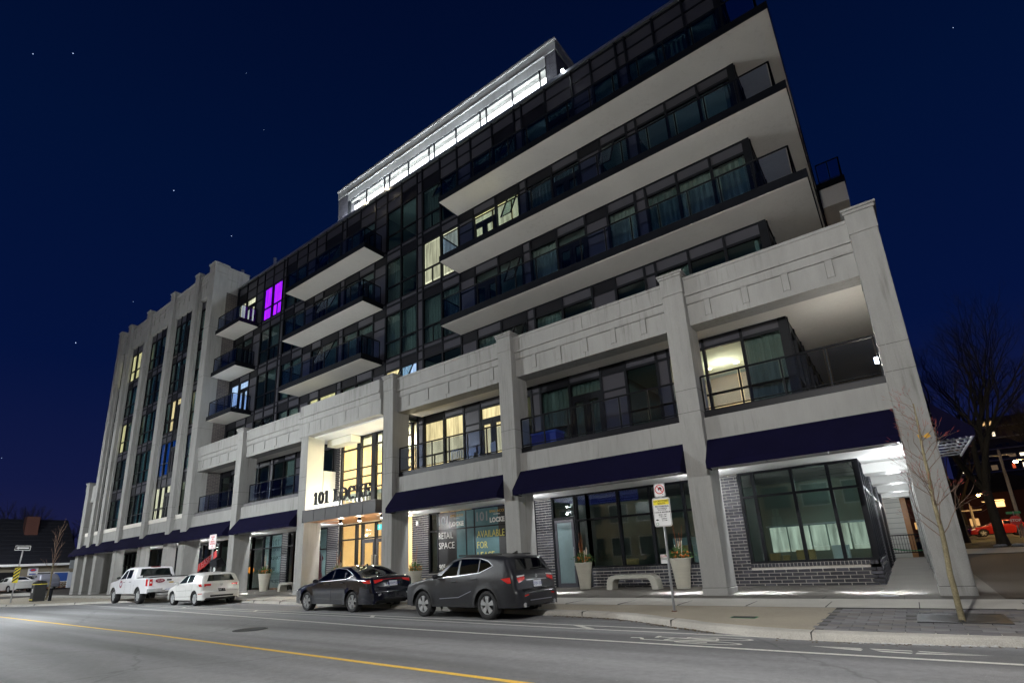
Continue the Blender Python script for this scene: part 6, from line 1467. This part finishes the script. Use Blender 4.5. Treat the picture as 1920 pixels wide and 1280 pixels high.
# big dark tree on the lawn at the right
def big_tree(x,y,h,r,seed,label,name='bare_tree',depth=5,group=None,trunk_h=.28,lean=(0,0),up=.14,spread=.52,z=None,forks=3,m='bark'):
    rng=random.Random(seed); t=root(name,(x,y,terr(x,y)-.05 if z is None else z),label,'tree',group)
    b=MB(); p=Vector((0,0,0)); n=6; th=h*trunk_h; prev=None
    for i in range(n): 
        q=p+Vector((lean[0]*th/n,lean[1]*th/n,th/n)); b.tube(p,q,r*(1.25 if i==0 else 1)*(1-.04*i),r*(1-.04*(i+1)),14,cap=False); p=q
    b.add('trunk',M[m],t,smooth=True)
    b=MB()
    for k in range(forks):
        a=6.283*k/forks+rng.uniform(-.4,.4); d=Vector((math.cos(a)*.42,math.sin(a)*.42,1)).normalized(); branch(b,p-Vector((0,0,.1)),d,h*.27,r*.68,depth,rng,spread,up,None,8,3,.76,(2,3),.006)
    b.add('crown',M[m],t); return t
big_tree(4.15,42,12.5,.27,31,'large bare tree on the lawn right of the corner pillar','bare_tree',6,trunk_h=.26,lean=(-.02,0),forks=4)
big_tree(3.0,50,13,.24,17,'dark bare tree close behind the corner pillar edge','bare_tree',5)
big_tree(10.5,58,11,.3,52,'bare tree partly out of frame at the right edge','bare_tree',5)
big_tree(6.2,95,14,.3,60,'far bare tree behind the parked cars at the right','bare_tree',5)
for i,(x,y,h) in enumerate(((-104,13,14.5),(-108,21,12),(-112,30,11),(-120,40,11.5),(-118,6,14))):
    big_tree(x,y,h,.4,70+i,['tall bare tree rising behind the dark roof at far left','bare tree above the roof ridge, second from left','low bare tree above the roof middle','bare treetop just left of the tower','bare tree cut by the left picture edge'][i],'distant_tree',4,group='bare trees behind the dark roof',z=1.0,up=.08)
# ================================================================== LEFT: LOW SHOP WITH DARK ROOF
X0=-80.0
SB=root('corner_store',(X0,16,.85),'low beige sided shop with a huge dark shingle roof at the left edge','building',world=True)
sa=lambda b,n,m,**k: b.add(n,m,SB,**k)
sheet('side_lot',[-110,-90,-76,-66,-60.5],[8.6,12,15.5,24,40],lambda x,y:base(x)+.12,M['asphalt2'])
zg0=.9
sa(MB().box(X0-14,X0,4,20.75,zg0-.4,3.6),'siding_wall',M['siding'])
for k in range(46): y=4.2+k*.36; sa(MB().box(X0,X0+.03,y,y+.03,1.75,3.45),'siding_batten',M['siding'])
sa(MB().box(X0+.031,X0+.12,4,20.7,zg0-.3,1.55),'brick_skirt',brickmat('orange_brick',(.28,.10,.05),(.2,.07,.04),(.3,.25,.2),'yz'))
sa(MB().prism([(X0+1.0,3.45),(X0+1.0,3.62),(X0-6.0,9.1),(X0-7.4,9.1),(X0-14.9,3.62),(X0-14.9,3.45)],'y',3,20.9),'shingle_roof',M['shingle'])
for k in range(12): z=3.7+k*.45; x=X0+.95-(z-3.62)*7/5.48; sa(MB().box(x-.03,x+.06,3,20.9,z,z+.05),'shingle_course',M['shingle'])
sa(MB().box(X0+.98,X0+1.10,2.9,21.0,3.40,3.64),'gutter',M['signw']); sa(MB().box(X0+.0,X0+.98,4,20.9,3.40,3.45),'eave_soffit',M['siding'])
sa(MB().box(X0-4.6,X0-3.4,16.4,17.6,6.6,9.2),'chimney',M['chim'])
for y0,y1,z0,z1,mm in ((14.2,15.6,1.6,2.75,'carglass'),(15.2+2.15,18.6,1.9,2.65,'carglass'),(19.0,20.3,1.65,2.6,'carglass')):
    o=sa(MB().box(X0+.03,X0+.09,y0-.08,y1+.08,z0-.08,z1+.08),'shop_window',M['signw'] if y0>17 else M['black']); MB().box(X0+.091,X0+.12,y0,y1,z0,z1).add('dark_pane',M['blackcar'] if y0<19 else M['blue2'],o)
    if y0>19: b=MB(); b.disc((X0+.13,19.35,2.25),.1,'x',10,.01).disc((X0+.13,19.5,2.05),.09,'x',10,.01); MB().box(X0+.13,X0+.14,19.75,20.1,2.1,2.4).add('window_print',M['posterteal'],o); b.add('window_figures',M['signw'],o,kind='stuff')
o=sa(MB().box(X0+.05,X0+.13,16.63,17.5,2.40,3.25),'hanging_board',M['signw']); MB().ball((X0+.135,17.05,2.98),.30,(.03,1,.55),18,8).add('oval_logo',M['blue2'],o); MB().ball((X0+.14,17.05,2.98),.22,(.03,1,.5),18,8).add('oval_centre',M['signr'],o); MB().box(X0+.135,X0+.142,16.75,17.35,2.5,2.62).add('board_lettering',M['plateblue'],o)
# stacked firewood like rubble under the blue window
b=MB()
for k in range(40): y=random.uniform(18.7,20.5); z=random.uniform(1.0,1.5); b.ball((X0+.25,y,z),.09,(1.3,random.uniform(.8,1.6),.6),6,4)
sa(b,'stone_skirting',M['planter'],kind='stuff')
sa(MB().prism([(X0+1.0,3.5),(X0+3.2,3.75),(X0+3.2,3.65),(X0+1.0,3.3)],'y',20.2,24),'side_canopy',M['siding'])
wn=root('wall_notices',(-59.1,15.2,2.2),'small framed notices on the flank of the last arcade pillar','notice'); MB().box(-.5,-.46,-.1,.6,.4,1.1).add('upper_notice',M['inkgrey'],wn); MB().box(-.5,-.46,-.1,.6,-1.2,.1).add('lower_notice',M['posterwhite'],wn)
light('store_front_light',(-72,14,5.5),420,(.95,.97,1),.3)
# white gable house behind
t=root('gable_house',(-112,9.5,1.0),'dim pinkish house gable peeping over the left edge of the dark roof','house'); MB().prism([(-3,0),(3,0),(3,9.5),(0,13),(-3,9.5)],'x',-4,0).add('gable_wall',M['siding'],t)
# ================================================================== RIGHT: LAWN, STREET, CARS, LAMPS, TOWER BLOCK
strip_between('far_kerb',[1.25,4,9,30,100],lambda x:33.6,lambda x:38.5,lambda x,y:terr(max(x,1.3),y),M['walk'],dz=.03,n=2)
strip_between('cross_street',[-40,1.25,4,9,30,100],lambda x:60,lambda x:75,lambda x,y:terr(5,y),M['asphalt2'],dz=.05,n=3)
b=MB()
for k in range(20): b.ball((5.3+random.gauss(0,.5),40.5+random.gauss(0,.2),terr(5,40.5)+.04),random.uniform(.08,.2),(1.5,1,.5),7,4)
t=root('snow_patch',(0,0,0),'thin patch of old snow at the foot of the lawn beside the big tree','snow'); b.add('snow_lump',M['snow'],t,kind='stuff')
def simplecar(x,y,rz,paint,label,lit=True):
    C=car(KS if paint!='blackcar' else NX,1.8,1.45 if paint!='blackcar' else 1.665,.97 if paint!='blackcar' else 1.06,(.92,3.62),.33,.25,paint,(0,0),0,label,'car',name='parked_car')
    glassset(C,[((1.7,1.02),(2.42,1.04),(2.42,1.34),(2.2,1.31)),((2.50,1.05),(3.16,1.07),(3.12,1.31),(2.50,1.34))])
    for sd in(-1,1): patch(C.side(sd,.012),((4.15,.95),(4.50,.98),(4.54,.84),(4.28,.84)),6,3).add('tail_light',emis('lit_tail_light',(1,.03,.02),3.0) if lit else M['lamp_dred'],C.root); patch(C.side(sd,.012),((.08,.70),(.4,.80),(.4,.68),(.08,.62)),6,3).add('headlight',M['lamp_clear'],C.root)
    wheels4(C,5,'spoke',.33,1.8); C.root.location=(x,y,terr(x,y)+.06); C.root.rotation_euler=(0,0,rz)
simplecar(4.3,66,R(8),'redcar','red car stopped on the far cross street left of the big trunk'); simplecar(8.0,62,R(6),'blackcar','black car on the far street right of the big trunk'); simplecar(13.0,64,R(4),'redcar','dark red car at the right picture edge on the far street')
simplecar(5.5,72,R(182),'blackcar','dark car behind the red one on the far street',False)
def bg_lamp(x,y,z,label,pw,h=None):
    g=terr(x,y); t=root('sodium_street_lamp',(x,y,g),label,'street lamp','glowing orange lamps on the far street')
    MB().tube((0,0,0),(0,0,z-g+.2),.09,.06).add('pole',M['birch'],t); MB().tube((0,0,z-g+.2),(-.8,0,z-g+.25),.04).add('arm',M['steel'],t)
    MB().ball((-.9,0,z-g+.1),.17 if y<80 else .22,(1,1,.7),10,6).add('bulb',E_sod,t); light('sodium_light',(x-.9,y,z-.25),pw,(1,.62,.25),.15)
def at(px,py,Y):  # a point where the photograph shows it, at depth Y
    f=981.706; d=_m@Vector(((px-960)/f,-(py-775.738)/f,-1)); return Vector((0,0,HC))+d*(Y/d.y)
for px,py,Y,l,pw in ((1904,865,62,'brightest orange street lamp near the right picture edge',1500),(1834,928,78,'orange street lamp left of the big trunk',900),(1801,945,95,'farthest orange street lamp next to the corner pillar edge',800)):
    p=at(px,py,Y); bg_lamp(p.x+.9,p.y,p.z-.1,l,pw)
def pole(px,pt,pb,Y,label):
    a=at(px[0],pt,Y); c=at(px[1],pb,Y); t=root('utility_pole',(c.x,Y,terr(c.x,Y)),label,'utility pole','pale wooden utility poles on the far street'); MB().tube((0,0,0),(0,0,a.z-terr(c.x,Y)),.13,.10).add('pole_shaft',M['birch'],t); MB().box(-.8,.8,-.05,.05,a.z-terr(c.x,Y)-.5,a.z-terr(c.x,Y)-.38).add('crossarm',M['birch'],t)
pole((1820,1833),948,1000,70,'short pale pole left of the big trunk'); pole((1861,1880),930,1000,66,'pale pole just right of the big trunk'); pole((1895,1919),840,1000,58,'dark leaning pole at the right picture edge')
w1_,w2_=at(1822,958,70),at(1858,945,66)
t=root('overhead_wires',(0,0,0),'thin wires slung between the pale poles','wires'); b=MB()
for dz in (0,.5): 
    prev=w1_+Vector((0,0,dz))
    for k in range(1,9): q=w1_.lerp(w2_,k/8)+Vector((0,0,dz-.35*math.sin(math.pi*k/8))); b.tube(prev,q,.02,n=4); prev=q
b.add('wire',M['birch'],t,kind='stuff')
p=at(1904,975,56); t=root('stop_sign',(p.x,p.y,terr(p.x,p.y)),'red octagonal stop sign under a green street name plate','street sign'); h=p.z-terr(p.x,p.y)
MB().tube((0,0,0),(0,0,h+.7),.04).add('post',M['steel'],t); s1=MB().prism([(.38*math.cos(R(22.5+45*k)),h+.38*math.sin(R(22.5+45*k))) for k in range(8)],'y',-.06,-.05).add('octagon',M['signr'],t); text('STOP',.26,(0,-.065,h),M['signw'],s1,bold=.006); MB().box(-.42,.42,-.02,.02,h+.5,h+.68).add('street_name_plate',M['signg'],t)
light('far_sign_light',(p.x-1,p.y-4,3.5),50,(1,.85,.6),.3)
# low houses behind the cars with warm windows
for i,(px,Y,wd,hh) in enumerate(((1800,110,14,6),(1850,125,16,7),(1905,118,18,6.5))):
    p=at(px,1000,Y); t=root('distant_house',(p.x,Y,terr(p.x,Y)),['dark house with small warm windows behind the far left lamp','dark house with warm porch lights behind the big trunk','dark house with warm lights behind the stop sign'][i],'house','dark houses beyond the cross street')
    MB().box(-wd/2,wd/2,0,8,0,hh).add('house_wall',M['chim'],t); MB().prism([(-wd/2-.4,hh),(wd/2+.4,hh),(0,hh+3)],'y',-.3,8.3).add('house_roof',M['shingle'],t)
    for k in range(4): xx=-wd/2+1.6+k*wd/4; MB().box(xx,xx+1.1,-.06,-.01,1.2+(k%2)*2.6,2.3+(k%2)*2.6).add('lit_window',emis('porch_glow',(1,.55,.2),1.4 if (k+i)%2 else .4),t)
# apartment tower with scattered lit windows
p=at(1893,1000,190); t=root('apartment_tower',(p.x,190,3),'tall grey apartment tower with scattered lit windows at the right edge','apartment tower')
MB().box(-7,30,0,16,0,29).add('tower_wall',M['darkwalk'],t)
rg=random.Random(12); cols=[emis('tower_window_warm',(1,.62,.26),.55),emis('tower_window_white',(1,.85,.6),1.1),emis('tower_window_blue',(.15,.25,1),.25),emis('tower_window_red',(1,.15,.06),.35),emis('tower_window_dim',(.6,.4,.25),.10)]
for f_ in range(9):
    MB().box(-7.3,30,-.5,0,2.2+f_*3.0,2.5+f_*3.0).add('balcony_band',M['walk'],t)
    for k in range(12):
        x=-6+k*2.1; z=2.9+f_*3.0; w0=rg.choice((.6,.9,1.3)); o=MB().box(x,x+w0,-.05,.0,z,z+rg.choice((.8,1.2,1.3))).add('window',M['blackcar'] if rg.random()<.62 else cols[rg.choice((0,0,0,4,4,4,1,4,3))],t)
# stars
for i,(px,py,s_) in enumerate(((62,101,1.0),(137,100,1.1),(326,357,1.2),(434,442,1.0),(142,642,1.2),(1787,52,.8),(250,565,.6),(462,137,.5),(3,858,.6),(495,243,.45))):
    d=(_m@Vector(((px-960)/981.706,-(py-775.738)/981.706,-1))).normalized()*3500
    t=MB()  .ball((0,0,0),1.7*s_,(1,1,1),8,6).add('star',emis('starlight',(.5,.65,1),.9),None,label='faint star '+['at far upper left, the left one of a pair','at far upper left, the right one of a pair','in the open sky left of centre','just above the roof left of the tower','low in the sky left of the tower','in the top right corner of the sky','above the tower parapet, very faint','high left of centre, very faint','at the left picture edge','high above the main roof, very faint'][i],cat='star'); t.location=d
# ================================================================== ACROSS THE STREET (seen only as reflections in the shop glass)
OB=root('opposite_building',(-10,-16,0),'tan brick building across the street, with some lit office windows, mirrored in the shop glass','building',world=True)
MB().box(-70,50,-24,-16,-.1,21).add('brick_facade',M['tan'],OB)
rg=random.Random(2)
for k in range(20):
    for z0,z1 in ((1.2,3.0),(4.6,6.4),(8.2,10.0)):
        x=-38+k*3.1; lit=rg.random()<.22 and z0<2
        o=MB().box(x-.08,x+2.08,-16.0,-15.92,z0-.08,z1+.08).add('window',M['signw'] if k%3 else M['dark'],OB); MB().box(x,x+2,-15.919,-15.9,z0,z1).add('pane',room_emis('office_glow',(.75,.95,.90),.9) if lit and k<999 and not globals().get('_og') else (M['blackcar'] if not lit else room_emis('office_glow',(.75,.95,.90),.8)),o)
strip_between('near_sidewalk',[-90,-62,-20,0,60],lambda x:-15.9,lambda x:-6.2,lambda x,y:base(x),M['walk'],dz=.12,n=2)

# pale walled neighbour and green fence at the end of the side arcade
t=root('neighbour_building',(-2.5,39,.6),'pale sided building closing the view at the end of the right hand arcade','building'); MB().box(-14,2.32,0,9,-.3,9).add('pale_wall',M['white'],t); MB().box(2.321,2.6,-.1,5,-.3,7).add('recess_panel',M['wood'],t)
light('neighbour_wall_fill',(-.4,36.5,3.2),30,(.97,1,.95),.1)  # added lamp without a fitting, brightens the pale wall
for k in range(20): MB().box(-1.5,2.325,-.03,0,.2+k*.3,.22+k*.3).add('siding_line',M['inkgrey'],t)
t=root('metal_fence',(-1.2,35.2,.54),'black railing with a green hose line closing the end of the side arcade','fence')
MB().tube((0,0,1.05),(2.4,0,1.05),.03).add('top_rail',M['black'],t); MB().tube((0,0,.15),(2.4,0,.15),.025).add('bottom_rail',M['black'],t)
for k in range(21): MB().tube((k*.12,0,.15),(k*.12,0,1.05),.010,n=5).add('picket',M['black'],t)
b=MB(); prev=None
for k in range(13): q=(k*.2,.05,.45-.22*math.sin(math.pi*k/12)); (b.tube(prev,q,.03,n=6) if prev else None); prev=q
b.add('green_hose',M['signg'],t)
# road furniture: manhole and patch
t=root('manhole_cover',(-13.5,7.2,base(-13.5)+.006),'round iron manhole cover in the traffic lane','manhole cover'); MB().disc((0,0,0),.33,'z',28,.006).add('lid',M['iron'],t)
MB().lathe([(.34,0),(.40,0),(.40,.007),(.34,.007)],n=28,closed=True).add('rim',M['iron'],t)
